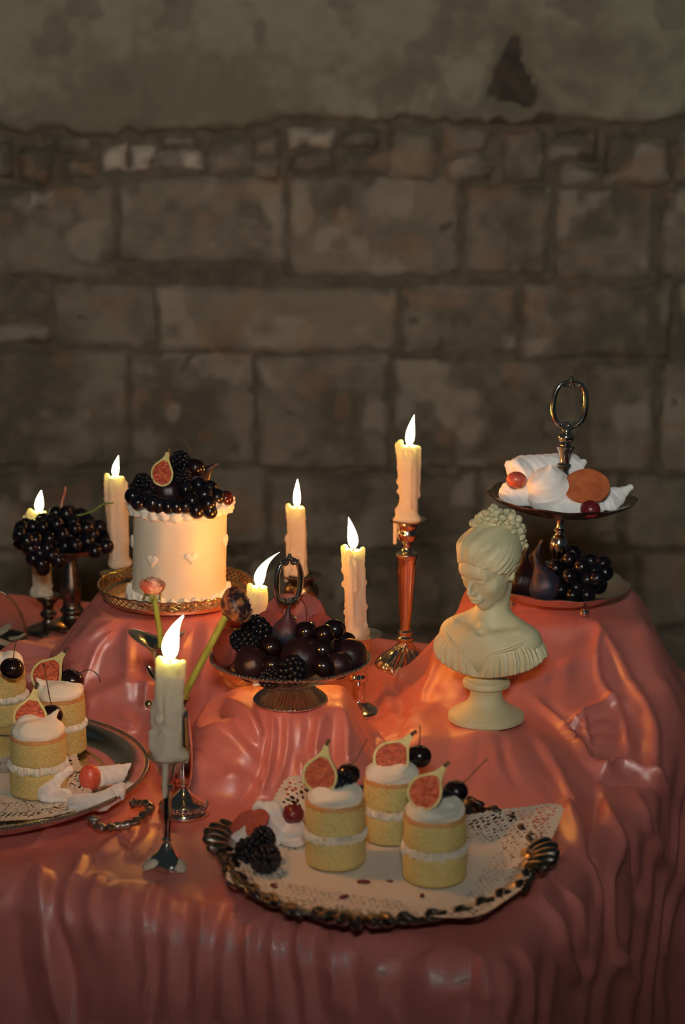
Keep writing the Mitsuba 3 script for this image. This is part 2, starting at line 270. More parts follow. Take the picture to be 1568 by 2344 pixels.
# folds: height mm, width mm, and the way each runs over the sheet (mm along and across the table front)
FOLDS=[(9,11,[-96,688,-72,632,-60,612,-44,596]),(10,12,[-88,688,-32,632,0,584,24,528]),(-6,7,[-88,680,-64,636,-24,580,8,524]),(9,8,[-44,596,-68,568,-84,540]),(6,7,[-40,588,-12,536]),(10,8,[-120,552,-76,520,-32,472,-20,472]),(-9,7,[-112,556,-76,536,-32,492]),(12,11,[-20,472,-8,508,20,512,52,536]),(-9,8,[-20,456,-4,468,28,496,56,528]),(7,7,[-72,556,-60,532,-44,504]),(-6,6,[-64,556,-40,512]),(10,10,[-24,452,16,376,48,340,68,288,120,292,180,332]),(9,12,[20,464,52,436,92,472,124,512]),(-8,12,[16,424,52,380,120,404]),(-13,9,[-24,444,8,340,32,264,84,268]),(9,8,[4,212,32,128,72,128,116,172]),(8,7,[32,180,80,192,120,212]),(-7,6,[24,180,72,168,132,196]),(8,8,[-40,380,0,308,36,256,88,264]),(9,16,[-184,468,-132,436,-76,412,-24,356,16,288]),(-6,10,[-156,444,-100,424,-52,384]),(-6,8,[-108,464,-76,424,-44,388]),(5,7,[-96,460,-64,424,-24,384]),(9,10,[8,-20,20,-40,40,-60]),(-7,9,[-56,-32,-52,-84]),(-8,7,[4,-28,12,-72]),(6,14,[-32,-24,-24,-76]),(6,12,[-84,-36,-76,-84]),(6,10,[32,24,92,20]),(-14,9,[-452,-20,-436,-60,-424,-104,-412,-144]),(9,11,[-480,0,-448,-56,-436,-108,-428,-148]),(7,8,[-452,48,-444,12,-424,-56]),(6,6,[-444,-12,-440,-32,-428,-60]),(-5,6,[-432,-12,-416,-44]),(8,24,[-372,-12,-360,-64,-364,-124]),(-8,8,[-332,-16,-320,-56,-320,-128]),(7,7,[-348,4,-336,-40,-328,-124]),(6,8,[-320,-16,-304,-124]),(-9,7,[-308,-16,-292,-72,-288,-120]),(8,10,[-292,-16,-280,-52,-276,-108]),(-8,8,[-276,-12,-268,-44,-264,-116]),(6,9,[-264,-20,-252,-116]),(-9,8,[-248,-32,-240,-72,-236,-112]),(8,10,[-236,-32,-224,-108]),(-7,8,[-220,-24,-212,-108]),(8,10,[-208,-24,-196,-104]),(-9,8,[-196,-20,-184,-64,-176,-100]),(7,9,[-180,-20,-168,-96]),(-7,9,[-164,-28,-152,-96]),(7,14,[-140,-28,-128,-92]),(-6,10,[-112,-32,-108,-88]),(-5,8,[-488,-12,-468,-148]),(7,10,[-416,4,-388,-68]),(5,6,[-664,416,-652,444,-640,460]),(6,8,[-768,548,-668,452,-644,468]),(8,8,[-652,412,-624,424,-580,436]),(7,7,[-652,408,-628,404,-616,396]),(7,7,[-612,396,-596,396,-580,400]),(5,6,[-612,408,-580,396]),(-5,7,[-648,428,-612,436,-588,444]),(6,7,[-580,436,-576,420]),(-7,7,[-436,288,-396,268,-368,272]),(8,8,[-448,292,-404,268,-368,268]),(7,9,[-444,268,-408,256,-384,264]),(8,10,[-472,384,-404,288,-372,284,-364,284]),(8,9,[-424,348,-376,304,-364,300]),(-6,7,[-448,368,-388,296,-364,288]),(-8,6,[-372,320,-360,300,-360,284,-368,260]),(9,8,[-356,316,-352,292,-352,272,-352,264]),(6,7,[-344,328,-336,296,-340,272]),(-5,6,[-348,320,-344,292]),(8,8,[-304,344,-308,328,-304,312]),(-6,8,[-316,332,-320,308]),(7,7,[-292,360,-272,324]),(-6,6,[-296,352,-288,320]),(7,9,[-304,456,-264,412]),(-8,6,[-360,672,-272,468]),(7,8,[-388,712,-316,548]),(6,10,[-328,332,-316,296]),(4,8,[-532,112,-516,64]),(5,10,[-444,136,-436,60]),(-5,6,[-440,156,-424,96]),(4,7,[-424,148,-404,72]),(5,8,[-556,488,-552,452,-532,444]),(4,8,[-540,512,-520,464]),(-4,6,[-552,504,-532,460]),(5,9,[-620,472,-608,436]),(5,8,[-380,776,-352,668]),(5,9,[-300,692,-280,564])]
PRESS = [(.0377, 2.26, .155, .755), (-.43, 2.515, .20, .755), (-.209, 2.85, .092, .876), (-.059, 2.55, .045, .840), (.166, 2.60, .047, .8005), (.277, 2.85, .085, .869), (-.18, 2.414, .045, .754), (-.1844, 2.264, .03, .753), (.069, 2.95, .06, .755),
         (-.3576, 3., .04, .795), (-.4057, 3.1, .04, .757), (-.2935, 3., .04, .80), (-.05, 3., .04, .76), (.0177, 2.9, .04, .76), (-.099, 2.72, .03, .80), (-.46, 3.02, .06, .76)]
def satin():
    g = .0032; a, b = np.arange(-1.12, .46, g), np.arange(-.50, 1.05, g); A, B = np.meshgrid(a, b, indexing='ij')
    ca, cb = np.minimum(A, 0), np.clip(B, 0, TB); oa, ob = A - ca, B - cb; ov = np.hypot(oa, ob); na, nb = oa / np.maximum(ov, 1e-9), ob / np.maximum(ov, 1e-9)
    r = .040; q = np.minimum(ov / r, math.pi / 2); drop = np.maximum(ov - r * math.pi / 2, 0)
    pa, pb = ca + na * (r * np.sin(q) + .10 * drop), cb + nb * (r * np.sin(q) + .10 * drop)
    X, Y = CX + pa * UC + pb * US, CY - pa * US + pb * UC
    P = np.stack([X, Y, gaussian_filter(under(X, Y), 2.2) - r * (1 - np.cos(q)) - drop], -1)
    w1, w2, w3 = (gaussian_filter(np.random.default_rng(s).normal(size=A.shape), .03 / g) for s in (5, 6, 7))
    w1, w2, w3 = (w / w.std() for w in (w1, w2, w3))
    D = np.zeros_like(A); Aw, Bw = A + .0035 * w1, B + .0035 * w2
    for amp, wd, L in FOLDS:
        L = np.array(L).reshape(-1, 2) / 1000.; L = spl(L, 5) if len(L) > 2 else np.linspace(L[0], L[1], 6); n = len(L) - 1
        best, at = np.full(A.shape, 9.), np.zeros(A.shape)
        lo, hi = L.min(0) - .06, L.max(0) + .06; sl = np.s_[np.searchsorted(a, lo[0]):np.searchsorted(a, hi[0]), np.searchsorted(b, lo[1]):np.searchsorted(b, hi[1])]
        for k in range(n):
            p, d = L[k], L[k + 1] - L[k]; x, y = Aw[sl] - p[0], Bw[sl] - p[1]; t = (x * d[0] + y * d[1]) / (d @ d + 1e-12)
            if k > 0: t = np.maximum(t, 0)
            else: t = np.maximum(t, -3)
            if k < n - 1: t = np.minimum(t, 1)
            else: t = np.minimum(t, 4)
            e = np.hypot(x - t * d[0], y - t * d[1]); m = e < best[sl]; best[sl] = np.where(m, e, best[sl]); at[sl] = np.where(m, (k + t) / n, at[sl])
        env = np.clip((at + .25) / .4, 0, 1) * np.clip((1.3 - at) / .4, 0, 1); env = env * env * (3 - 2 * env)
        W = wd / 1000. * (1 + .25 * w3); k = best / W
        D += 1.75 * amp / 1000. * env * (np.exp(-np.abs(k)**1.25) - .30 * np.exp(-(k / 2.4)**2))
    dr_ = np.clip(ov / .05, 0, 1)
    for k, (x0, x1, y0, y1, z, l, r_, f_, b_) in enumerate(MOUNDS[:4]):
        ex = np.maximum(np.maximum((x0 - X) / l, (X - x1) / r_), 0); ey = np.maximum(np.maximum((y0 - Y) / f_, (Y - y1) / b_), 0); t = np.hypot(ex, ey)
        m = np.clip(t / .5, 0, 1) * np.clip((1.7 - t) / .7, 0, 1); th = np.arctan2(Y - (y0 + y1) / 2 - .02, X - (x0 + x1) / 2) + .06 * w1
        q = np.stack([th * 7, 0 * th + k * 5, t * .6], -1); g = meshkit.noise(q, 50 + k); D += m * (.012, .007, .008, .011)[k] * (np.abs(2 * g - 1)**1.2 - .4) * np.clip(.7 + .5 * w2, .2, 1.4)
    D += .0012 * (1 - dr_) * w2 + .003 * dr_ * np.sin(60 * (A + B * np.where(A > 0, 1, 0)) + 1.6 * w1)
    D = D * (1 - dr_) + gaussian_filter(D, 1.5) * dr_
    edge = np.exp(-((ov - .03) / .035)**2); D = np.where(D < 0, D * (1 - .6 * edge), D)
    n = nrm(np.cross(np.gradient(P, axis=0), np.gradient(P, axis=1))); n = nrm(np.stack([gaussian_filter(n[..., k], 4) for k in range(3)], -1))
    P = P + n * D[..., None]
    for ox, oy, rr, zb in PRESS:
        rad = np.hypot(P[..., 0] - ox, P[..., 1] - oy); t = np.clip((rad - rr * .8) / (rr * .45 + .02), 0, 1); t = t * t * (3 - 2 * t)
        P[..., 2] = np.where(ov < .03, np.where(t < 1, np.minimum(P[..., 2], zb) * (1 - t) + P[..., 2] * t, P[..., 2]), P[..., 2])
    i = np.arange(A.size).reshape(A.shape); f = np.stack([i[:-1, :-1], i[1:, :-1], i[1:, 1:], i[:-1, 1:]], -1).reshape(-1, 4)
    return P.reshape(-1, 3), tri(f)
SATIN = satin()
solo('satin_cloth', SATIN, 'satin', 'salmon pink satin cloth draped in folds over the whole table and its raised blocks', 'tablecloth', smooth=True)
from scipy.spatial import cKDTree
_kd = cKDTree(SATIN[0][:, :2][SATIN[0][:, 2] > .70]); _zz = SATIN[0][:, 2][SATIN[0][:, 2] > .70]
def top(x, y, r=.0):
    """height of the cloth at a place (highest within r)"""
    if r: k = _kd.query_ball_point((x, y), r); return float(_zz[k].max())
    return float(_zz[_kd.query((x, y))[1]])

# ---- builders ----
def candle(x, y, z0, z1, R, label, seed, fl, runs=7, skirt=1., lean=0., spill=(), lip=None, curl=0., bulk=.3):
    """a burnt taper: wax with runs of drips, black wick and a flame that lights its surroundings"""
    r = np.random.default_rng(seed); H = z1 - z0; th = r.uniform(0, 2 * math.pi, runs); th[0] = math.radians(lip if lip is not None else 200)
    def f(X, Y, Z):
        X = X - lean * (Z / H)**1.0; a = np.arctan2(Y, X); q = np.stack([X, Y, Z], -1)
        Rr = R * (1.04 + .10 * bulk - (.07 + .22 * bulk) * Z / H) + (.0016 + .0016 * bulk) * nz(q * [1, 1, .7], 190, seed) + .0012 * nz(q, 520, seed + 1)
        d = np.hypot(X, Y) - Rr
        topz = H + .0045 * nz(np.stack([np.cos(a), np.sin(a), 0 * a], -1), 1.7, seed + 2) + .0035 * np.exp(-((np.angle(np.exp(1j * (a - th[0])))) / .6)**2)
        d = smax(d, Z - topz, .002); d = smax(d, -Z, .001)
        d = smax(d, -sph(X, Y, Z, (0, 0, H + R * .85), R * 1.22), .0015)
        for k in range(runs):
            zt = H - (r2[k] * .25 * H if k else -.001); zb = zt - H * r3[k]; rr = .0021 + .0020 * r4[k]
            if k == 0: rr = .0038
            c, s = math.cos(th[k]), math.sin(th[k]); n = 3; zz = np.linspace(zt, max(zb, .002), n + 1)
            for m in range(n):
                o0, o1 = R * .99 + .0014 * math.sin(7 * m + seed + k), R * .99 + .0014 * math.sin(7 * (m + 1) + seed + k); w = .03 * math.sin(3 * m + k)
                d = smin(d, cap(X, Y, Z, (o0 * math.cos(th[k] + w), o0 * math.sin(th[k] + w), zz[m]), (o1 * c, o1 * s, zz[m + 1]), rr * (1 - .12 * m), rr * (.88 - .12 * m)), .0022)
            d = smin(d, sph(X, Y, Z, (R * c, R * s, max(zb, .003)), rr * 1.25), .002)
        if skirt:
            a8 = a * 1.; d = smin(d, np.hypot(np.hypot(X, Y) - R * (.98 + .18 * skirt * np.cos(3 * a8 + seed)), (Z - .002)) - .0042 * skirt, .005)
        for (ang, zt, zb, rr, out) in spill:
            c, s = math.cos(math.radians(ang)), math.sin(math.radians(ang))
            d = smin(d, cap(X, Y, Z, (R * c, R * s, zt), (out * c, out * s, zt - .004), rr), .004); d = smin(d, cap(X, Y, Z, (out * c, out * s, zt - .004), (out * 1.03 * c, out * 1.03 * s, zb), rr, rr * .8), .002)
        return d
    r2, r3, r4 = r.uniform(0, 1, runs), r.uniform(.25, .95, runs), r.uniform(0, 1, runs)
    zlo = min([s[2] for s in spill] + [0]) - .006; e = R + .011 + abs(lean)
    for s in spill: e = max(e, s[4] + .008)
    v, t = snet(f, (-e, -e, zlo), (e, e, H + .012), .00105)
    k = thing('candle', label, 'candle', 'lit candles on the table')
    part(k, 'wax', put((v, t), (x, y, z0)), 'wax', smooth=True)
    tx, h, w, bx = lean, *fl; w *= 1.22
    top_ = np.array([x + tx, y, z1 - .004])
    part(k, 'wick', tube(top_ + np.array([[0, 0, -.003], [0, 0, .004], [bx * .05 + .0008, 0, .008], [bx * .08 + .002, 0, .011]]), [.0008, .0008, .0008, .0006], 6), 'wick_black')
    s = np.linspace(0, 1, 22); rr = w * .5 * np.clip(np.sin(math.pi * s**.62)**.85, 0, 1) * (1 - .25 * s); rr[0] = rr[-1] = 0
    n = 16; a = np.arange(n) * 2 * math.pi / n; cx = bx * (s**2 * (1 + curl * (s - .6)))
    z = .004 + h * s
    v = np.stack([cx[:, None] + rr[:, None] * np.cos(a), rr[:, None] * np.sin(a), np.repeat(z[:, None], n, 1)], -1).reshape(-1, 3)
    i = np.arange(21)[:, None] * n + np.arange(n); j = np.arange(21)[:, None] * n + (np.arange(n) + 1) % n
    part(k, 'flame', put((v, tri(np.stack([i, j, j + n, i + n], -1).reshape(-1, 4))), top_), 'wick_black', smooth=True, emitter={'type': 'area', 'radiance': rgb(FLAME)})

SPH3, SPH2 = mikit.ply(ico(3), 'grape', smooth=True), mikit.ply(ico(2), 'blackberry', smooth=True)
def ball(m, k=3): return mikit.ply(ico(k), m, smooth=True)
BALL = {m: ball(m) for m in ('grape', 'red_grape', 'candied', 'silver')}
def _dimple():
    v, f = ico(4); a = np.hypot(v[:, 0], v[:, 1]); s = np.where(v[:, 2] > 0, .24 * np.exp(-(a / .28)**2), .05 * np.exp(-(a / .25)**2))
    v = v * np.array([1.04, .98, .95]); v[:, 2] -= np.sign(v[:, 2]) * s; v[:, 0] *= 1 - .03 * np.cos(np.arctan2(v[:, 1], v[:, 0])); return v, f
CHERRY = {m: mikit.ply(_dimple(), m, smooth=True) for m in ('cherry', 'dark_red', 'red_grape')}
def cherry(c, r, label, group=None, stem=None, tilt=(0, 0, 1), m='cherry'):
    k = thing('cherry', label, 'cherry', group); R = frame(tilt, (.3, 1, .1))
    part(k, 'flesh', CHERRY[m], m, to_world=mat(c, R, r))
    if stem is not None: part(k, 'stem', tube(spl(np.array([np.array(c) + R @ np.array([0, 0, .66 * r])] + [np.array(c) + np.array(p) for p in stem]), 5), [.0006] * (5 * len(stem)) + [.0011], 6), 'stem_brown')
    return k
def _berry():
    n = 58; k = np.arange(n) + .5; ph = np.arccos(1 - 2 * k / n); th = math.pi * (1 + 5**.5) * k; s = ico(2)
    P = np.stack([np.cos(th) * np.sin(ph) * .80, np.sin(th) * np.sin(ph) * .80, np.cos(ph) * 1.0], 1); r = np.random.default_rng(4)
    return join((ico(2)[0] * [.74, .74, .92], ico(2)[1]), *[put(s, p * r.uniform(.95, 1.03), s=.235 * r.uniform(.9, 1.1)) for p in P])
BERRY = {m: mikit.ply(_berry(), m, smooth=True) for m in ('blackberry', 'dark_red')}
def blackberry(c, r, label, group=None, ax=(0, 0, 1), m='blackberry', name='blackberry', cat='blackberry'):
    return solo(name, BERRY[m], m, label, cat, group, to_world=mat(c, frame(ax, (.3, 1, .2)), r))

FIGP = [(0, -1), (.32, -.95), (.62, -.80), (.86, -.52), (.97, -.15), (.93, .2), (.74, .55), (.48, .85), (.27, 1.15), (.17, 1.42), (.13, 1.62), (.10, 1.68), (0, 1.69)]
def _figs():
    p = spl(FIGP, 5); p[:, 0] = np.maximum(p[:, 0], 0)
    whole = lathe(p, 40, lambda th, r, z: (r * (1 + .02 * np.cos(7 * th) + .012 * np.cos(13 * th + 1)), z))
    th = np.linspace(0, math.pi, 25); v = np.stack([p[:, :1] * np.cos(th), p[:, :1] * np.sin(th) * .95, np.repeat(p[:, 1:], 25, 1)], -1)
    i = np.arange(len(p) * 25).reshape(len(p), 25); skin = (v.reshape(-1, 3), tri(np.stack([i[:-1, :-1], i[:-1, 1:], i[1:, 1:], i[1:, :-1]], -1).reshape(-1, 4)))
    o = Polygon(np.vstack([p, p[::-1] * [-1, 1]])).buffer(0); inner = o.buffer(-.13).intersection(Point(0, -.1).buffer(1.05)).buffer(-.06).buffer(.06)
    rind = extrude(o.difference(inner), .05); flesh = extrude(inner.buffer(.01), .05)
    def up(m, d): return m[0][:, [0, 2, 1]] * [1, -1, 1] + [0, d, 0], m[1][:, ::-1]
    fl = up(flesh, .03); v = fl[0]; 
    tm = trimesh.Trimesh(*fl); 
    for _ in range(3): tm = tm.subdivide_to_size(.16)
    v = np.array(tm.vertices); v[:, 1] += .09 * nz(v, 9, 5) * (v[:, 1] < .0) ; 
    return whole, skin, up(rind, .0), (v, np.array(tm.faces))
FIG = dict(zip(('whole', 'skin', 'rind', 'flesh'), _figs()))
FIGD = {'whole': mikit.ply(FIG['whole'], 'fig_skin', smooth=True), 'blue': mikit.ply(FIG['whole'], 'blue_fig', smooth=True), 'skin': mikit.ply(FIG['skin'], 'fig_skin', smooth=True), 'rind': mikit.ply(FIG['rind'], 'fig_rind', smooth=30), 'flesh': mikit.ply(FIG['flesh'], 'fig_flesh', smooth=30)}
STALK = mikit.ply(tube([[0, 0, 1.62], [.01, 0, 1.78], [.06, 0, 1.95]], [.12, .09, .10], 8), 'stem_brown', smooth=True)
def half_fig(c, r, stem, face, label, group=None):
    """half a fig: its stem along stem, its cut side towards face"""
    k = thing('half_fig', label, 'fig', group); W = mat(c, frame(stem, -np.asarray(face, float)), r)
    part(k, 'skin', FIGD['skin'], '', to_world=W); part(k, 'rind', FIGD['rind'], '', to_world=W); part(k, 'flesh', FIGD['flesh'], '', to_world=W); part(k, 'stalk', STALK, '', to_world=W)
def fig(c, r, stem, label, group=None, m='whole'):
    k = thing('fig', label, 'fig', group); W = mat(c, frame(stem, (.2, 1, .1)), r); part(k, 'skin', FIGD[m], '', to_world=W); part(k, 'stalk', STALK, '', to_world=W)

def pile(n, inside, r, rng, tries=6000, gap=.86):
    P = []
    for _ in range(tries):
        p = inside(rng)
        if p is None: continue
        if all(np.linalg.norm(p - q) > gap * 2 * r for q in P): P.append(p)
        if len(P) >= n: break
    return P
def bunch(P, r, label, rng, m='grape', twig=None):
    k = thing('grape_bunch', label, 'grapes')
    for p in P: part(k, 'grape', BALL[m], '', to_world=mat(p, RZ(rng.uniform(0, 360)) @ RX(rng.uniform(-40, 40)), r * rng.uniform(.9, 1.08) * np.array([1, 1, 1.07])))
    for t in (twig or []): part(k, 'twig', tube(spl(np.array(t), 5), .0011, 6), 'stem_green')
    return k

def cream_top(R, seed, h=.019):
    """cream spooned on a cake, in two or three folds"""
    r = np.random.default_rng(seed); A = r.uniform(0, 360, 3); B = [(R * .48 * math.cos(math.radians(a)), R * .48 * math.sin(math.radians(a)), r.uniform(.25, .5) * h) for a in (A[0], A[0] + 125, A[0] + 240)]
    tail = (R * .92 * math.cos(math.radians(12)), R * .1, h * 1.25)
    def f(X, Y, Z):
        q = np.stack([X, Y, Z], -1); d = ell(X, Y, Z, (0, 0, h * .30), (R * 1.0, R * 1.0, h * .66))
        for b in B: d = smin(d, ell(X, Y, Z, b, (R * .56, R * .50, h * .70)), .0012)
        d = smin(d, cap(X, Y, Z, (R * .45, 0, h * .6), tail, .0075, .0016), .003)
        return smax(d + .0016 * nz(q, 130, seed) + .0007 * nz(q, 420, seed), -Z - .001, .001)
    return snet(f, (-R * 1.25, -R * 1.25, -.003), (R * 1.25, R * 1.25, h * 1.6), .0012)
def tier(R, z0, z1, seed):
    h = z1 - z0; b = .0035; pr = [(0, z0), (R - b, z0), (R - b * .3, z0 + b * .3), (R, z0 + b)] + [(R, z0 + b + (h - 2 * b) * k / 7) for k in range(1, 8)] + [(R - b * .3, z1 - b * .3), (R - b, z1), (0, z1)]
    v, f = lathe(pr, 64); g = nz(v, 90, seed) * .0024 + nz(v, 420, seed + 3) * .0009; rr = np.hypot(v[:, 0], v[:, 1]); v[:, :2] *= (1 + g / np.maximum(rr, .01))[:, None]; return v, f
def ruff(R, z, seed, h=.009):
    th = np.linspace(0, 2 * math.pi, 240, endpoint=False); c = np.linspace(0, 2 * math.pi, 12, endpoint=False); q = np.stack([np.cos(th), np.sin(th), 0 * th], -1)
    am = -.0015 + .0022 * np.abs(np.sin(19 * th + 2.5 * nz(q, 2, seed) * 6)) + .003 * nz(q, 3, seed + 1); dz = .0022 * nz(q, 14, seed + 2) * 2
    r = (R + .0005 + am)[:, None] + (.0040 * np.cos(c))[None]; zz = z + dz[:, None] + h * .5 * np.sin(c)[None] * (1 + .5 * nz(q, 18, seed + 4))[:, None]
    v = np.stack([r * np.cos(th)[:, None], r * np.sin(th)[:, None], zz], -1).reshape(-1, 3); i = np.arange(240)[:, None] * 12 + np.arange(12); j = ((np.arange(240) + 1) % 240)[:, None] * 12 + np.arange(12)
    s = (np.arange(12) + 1) % 12 - np.arange(12); return v, tri(np.stack([i, j, j + s, i + s], -1).reshape(-1, 4))
def mini_cake(x, y, z, R, label, seed, rz=0):
    k = thing('layer_cake', label, 'cake', 'small round cakes of two layers'); W = lambda m: put(m, (x, y, z), RZ(rz))
    part(k, 'sponge', W(tier(R, 0, .030, seed)), 'sponge', smooth=50); part(k, 'sponge', W(tier(R * .985, .036, .066, seed + 1)), 'sponge', smooth=50)
    part(k, 'cream_filling', W(ruff(R * .93, .033, seed)), 'piping', smooth=True)
    part(k, 'crust', W(lathe([(R * .975, .0632), (R * .992, .0650), (R * .965, .0668), (0, .0668)], 64)), 'crust', smooth=50)
    part(k, 'cream_topping', W(put(cream_top(R * .93, seed), (0, 0, .0655))), 'cream', smooth=True)

def meringue(f, lo, hi, pos, R, label, h=.0013):
    return solo('meringue', put(snet(f, lo, hi, h), pos, R), 'meringue', label, 'meringue', smooth=True)
def swirl(r, hgt, seed, turns=2.2, peak=True):
    def f(X, Y, Z):
        a = np.arctan2(Y, X); q = np.stack([X, Y, Z], -1)
        t = Z / hgt; body = ell(X, Y, Z, (0, 0, hgt * .38), (r, r * .94, hgt * .5))
        rr = np.hypot(X, Y); g = np.cos(a - turns * 2 * math.pi * t + rr / r * 3)
        d = body + .0055 * np.clip(-g - .35, 0, 1)**.8 * np.clip(t * 4, 0, 1) * np.clip(1.15 - t, 0, 1)
        if peak: d = smin(d, cap(X, Y, Z, (0, 0, hgt * .7), (r * .12, -r * .1, hgt * 1.05), r * .22, .0012), .007)
        return smax(d + .0016 * nz(q, 120, seed), -Z, .001)
    return f, (-r * 1.3, -r * 1.3, -.002), (r * 1.3, r * 1.3, hgt * 1.25)
def curls(caps, seed, flat=True, amp=.002):
    def f(X, Y, Z):
        q = np.stack([X, Y, Z], -1); d = 9.
        for a, b, ra, rb in caps: d = cap(X, Y, Z, a, b, ra, rb) if np.isscalar(d) else smin(d, cap(X, Y, Z, a, b, ra, rb), .004)
        d = d + .4 * amp * nz(q, 70, seed) + .00045 * np.sin(700 * X + 500 * Y + 300 * Z + 14 * nz(q, 30, seed))
        return smax(d, -Z, .001) if flat else d
    P = np.array([p for a, b, ra, rb in caps for p in (a, b)]); m = max(c[2] for c in caps) + .005
    return f, tuple(P.min(0) - m), tuple(P.max(0) + m)

def gadroon(n, a): return lambda th, r, z: (r * (1 + a * np.abs(np.sin(n * th / 2)) * np.clip((r - .01) / .01, 0, 1)), z)
def knop(p, x, y, z, R=None, n=32, sm=4, fl=None): return put(lathe(p, n, fl, sm), (x, y, z), R)
def scroll(R0, turns=1.4, r0=.0022, n=26, w=.0016):
    t = np.linspace(0, 1, n); a = t * turns * 2 * math.pi; r = R0 * (1 - .8 * t); return tube(np.stack([r * np.cos(a) - R0, 0 * a, r * np.sin(a)], -1), w * (1 - .3 * t), 8)
def stick(x, y, z, prof, label, n=40, fl=None, m='silver', parts=()):
    k = thing('candlestick', label, 'candlestick'); part(k, 'body', knop(prof, x, y, z, n=n, fl=fl), m, smooth=50)
    for nm, p in parts: part(k, nm, knop(p, x, y, z), m, smooth=50)
    return k

# ---- the bust ----
def bust():
    k = thing('portrait_bust', 'cream bust of a woman with piled curls and frilled neckline on a round pedestal', 'sculpture')
    O = np.array([.166, 2.60, top(.166, 2.60, .035) - .001]); cm = .01
    ped = [(0, 0), (4.25, 0), (4.42, .18), (4.42, .55), (4.2, .85), (3.7, 1.15), (2.9, 1.6), (2.2, 2.15), (1.92, 2.7), (1.85, 3.2), (1.95, 3.75), (2.25, 4.0), (2.62, 4.05), (2.75, 4.3), (2.72, 4.65), (2.5, 4.85), (2.2, 5.0), (2.0, 5.4), (2.2, 7.5), (0, 7.6)]
    part(k, 'pedestal', put(lathe(ped, 56, sm=4), O, s=cm), 'ivory', smooth=True)
    yaw = RZ(-26); S = np.array([.35, .1, 1.7])          # torso turned a little to the left of the picture
    Hc = np.array([.12, -.75, 18.55]); hR = RZ(-47) @ RX(20)   # head: turned further and bowed
    def head_local(X, Y, Z):
        d = np.stack([X - Hc[0], Y - Hc[1], Z - Hc[2]], -1) @ hR; return d[..., 0], -d[..., 1], d[..., 2]   # u to her left, v forward, w up
    def torso(X, Y, Z):
        p = np.stack([X - S[0], Y - S[1], Z - S[2]], -1) @ yaw; x, y, z = p[..., 0], -p[..., 1], p[..., 2]
        d = ell(x, y, z, (0, .1, 6.9), (5.9, 3.5, 3.7)); z0 = z
        d = smin(d, cap(x, y, z, (-4.2, -.1, 8.1), (4.2, -.1, 8.1), 1.55), 1.3)
        d = smin(d, cap(x, y, z, (0, .3, 8.6), (0, -.2, 10.6), 2.6, 1.6), 1.6)
        for s in (-1, 1): d = smin(d, cap(x, y, z, (s * .8, -.5, 10.9), (s * 4.5, -.2, 8.2), 1.0, 1.45), 1.0)
        d = smin(d, sph(x, y, z, (-1.6, 1.7, 6.6), 1.8), 1.2); d = smin(d, sph(x, y, z, (1.6, 1.7, 6.6), 1.8), 1.2)
        for s in (-1, 1):
            d = smin(d, cap(x, y, z, (s * .55, 2.15, 9.15), (s * 3.9, 1.15, 9.6), .36, .26), .5)     # collar bones
            d = smax(d, -cap(x, y, z, (s * 1.0, 2.25, 10.1), (s * 3.2, 1.5, 10.5), .42), .8)
        d = smax(d, -sph(x, y, z, (0, 2.75, 9.55), .5), .5)
        return smax(d, 4.6 - z, .3)
    def whole(X, Y, Z):
        d = torso(X, Y, Z); u, v, w = head_local(X, Y, Z)
        nb = np.array([.35, .25, 11.0]); ne = Hc + hR @ np.array([0, .9, -2.2])
        d = smin(d, cap(X, Y, Z, nb, ne, 1.75, 1.62), .9)
        h = ell(u, v, w, (0, -.35, 1.1), (3.05, 3.65, 3.45))
        h = smin(h, ell(u, v, w, (0, .95, -1.3), (2.35, 2.35, 3.05)), .9)
        h = smin(h, ell(u, v, w, (0, 2.35, -3.72), (.85, .75, .7)), .7)
        h = smin(h, cap(u, v, w, (-1.15, 2.35, .62), (1.15, 2.35, .62), .95), .7)               # brow
        for s in (-1, 1):
            h = smin(h, ell(u, v, w, (s * 1.45, 1.85, -1.25), (1.0, 1.05, .95)), .6)             # cheek
            h = smax(h, -ell(u, v, w, (s * 1.12, 3.72, -.05), (.85, .62, .42)), .38)             # eye hollow
            h = smin(h, ell(u, v, w, (s * 1.15, 2.84, -.20), (.66, .46, .36)), .07)              # lowered lid
            h = smax(h, -cap(u, v, w, (s * .62, 3.34, -.46), (s * 1.7, 3.0, -.42), .085), .05)  # lash line
            h = smin(h, cap(u, v, w, (s * .45, 3.22, .42), (s * 1.9, 2.62, .52), .17, .10), .25) # eyebrow edge
            h = smin(h, ell(u, v, w, (s * .36, 3.58, -1.62), (.26, .34, .24)), .14)              # nostril wing
        h = smin(h, cap(u, v, w, (0, 3.15, .35), (0, 4.05, -1.42), .22, .29), .26)
        h = smin(h, ell(u, v, w, (0, 3.25, -2.55), (.95, .45, .62)), .35)
        h = smin(h, ell(u, v, w, (0, 3.62, -2.36), (.72, .26, .17)), .10); h = smin(h, ell(u, v, w, (0, 3.56, -2.78), (.60, .27, .20)), .10)
        h = smax(h, -cap(u, v, w, (-.68, 3.68, -2.56), (.68, 3.68, -2.56), .07), .06)
        h = smax(h, -cap(u, v, w, (0, 3.9, -1.95), (0, 3.85, -2.2), .10), .1)
        for s in (-1, 1):
            e = ell(u, v, w, (s * 2.62, -.45, -.75), (.42, .62, .98)); e = smax(e, -ell(u, v, w, (s * 3.0, -.25, -.65), (.3, .32, .58)), .15); h = smin(h, e, .18)
        return smin(d, h, .5)
    m = snet(whole, (-7.3, -5.6, 5.6), (7.9, 5.2, 24), .115)
    part(k, 'body', put(m, O, s=cm), 'ivory', smooth=True)
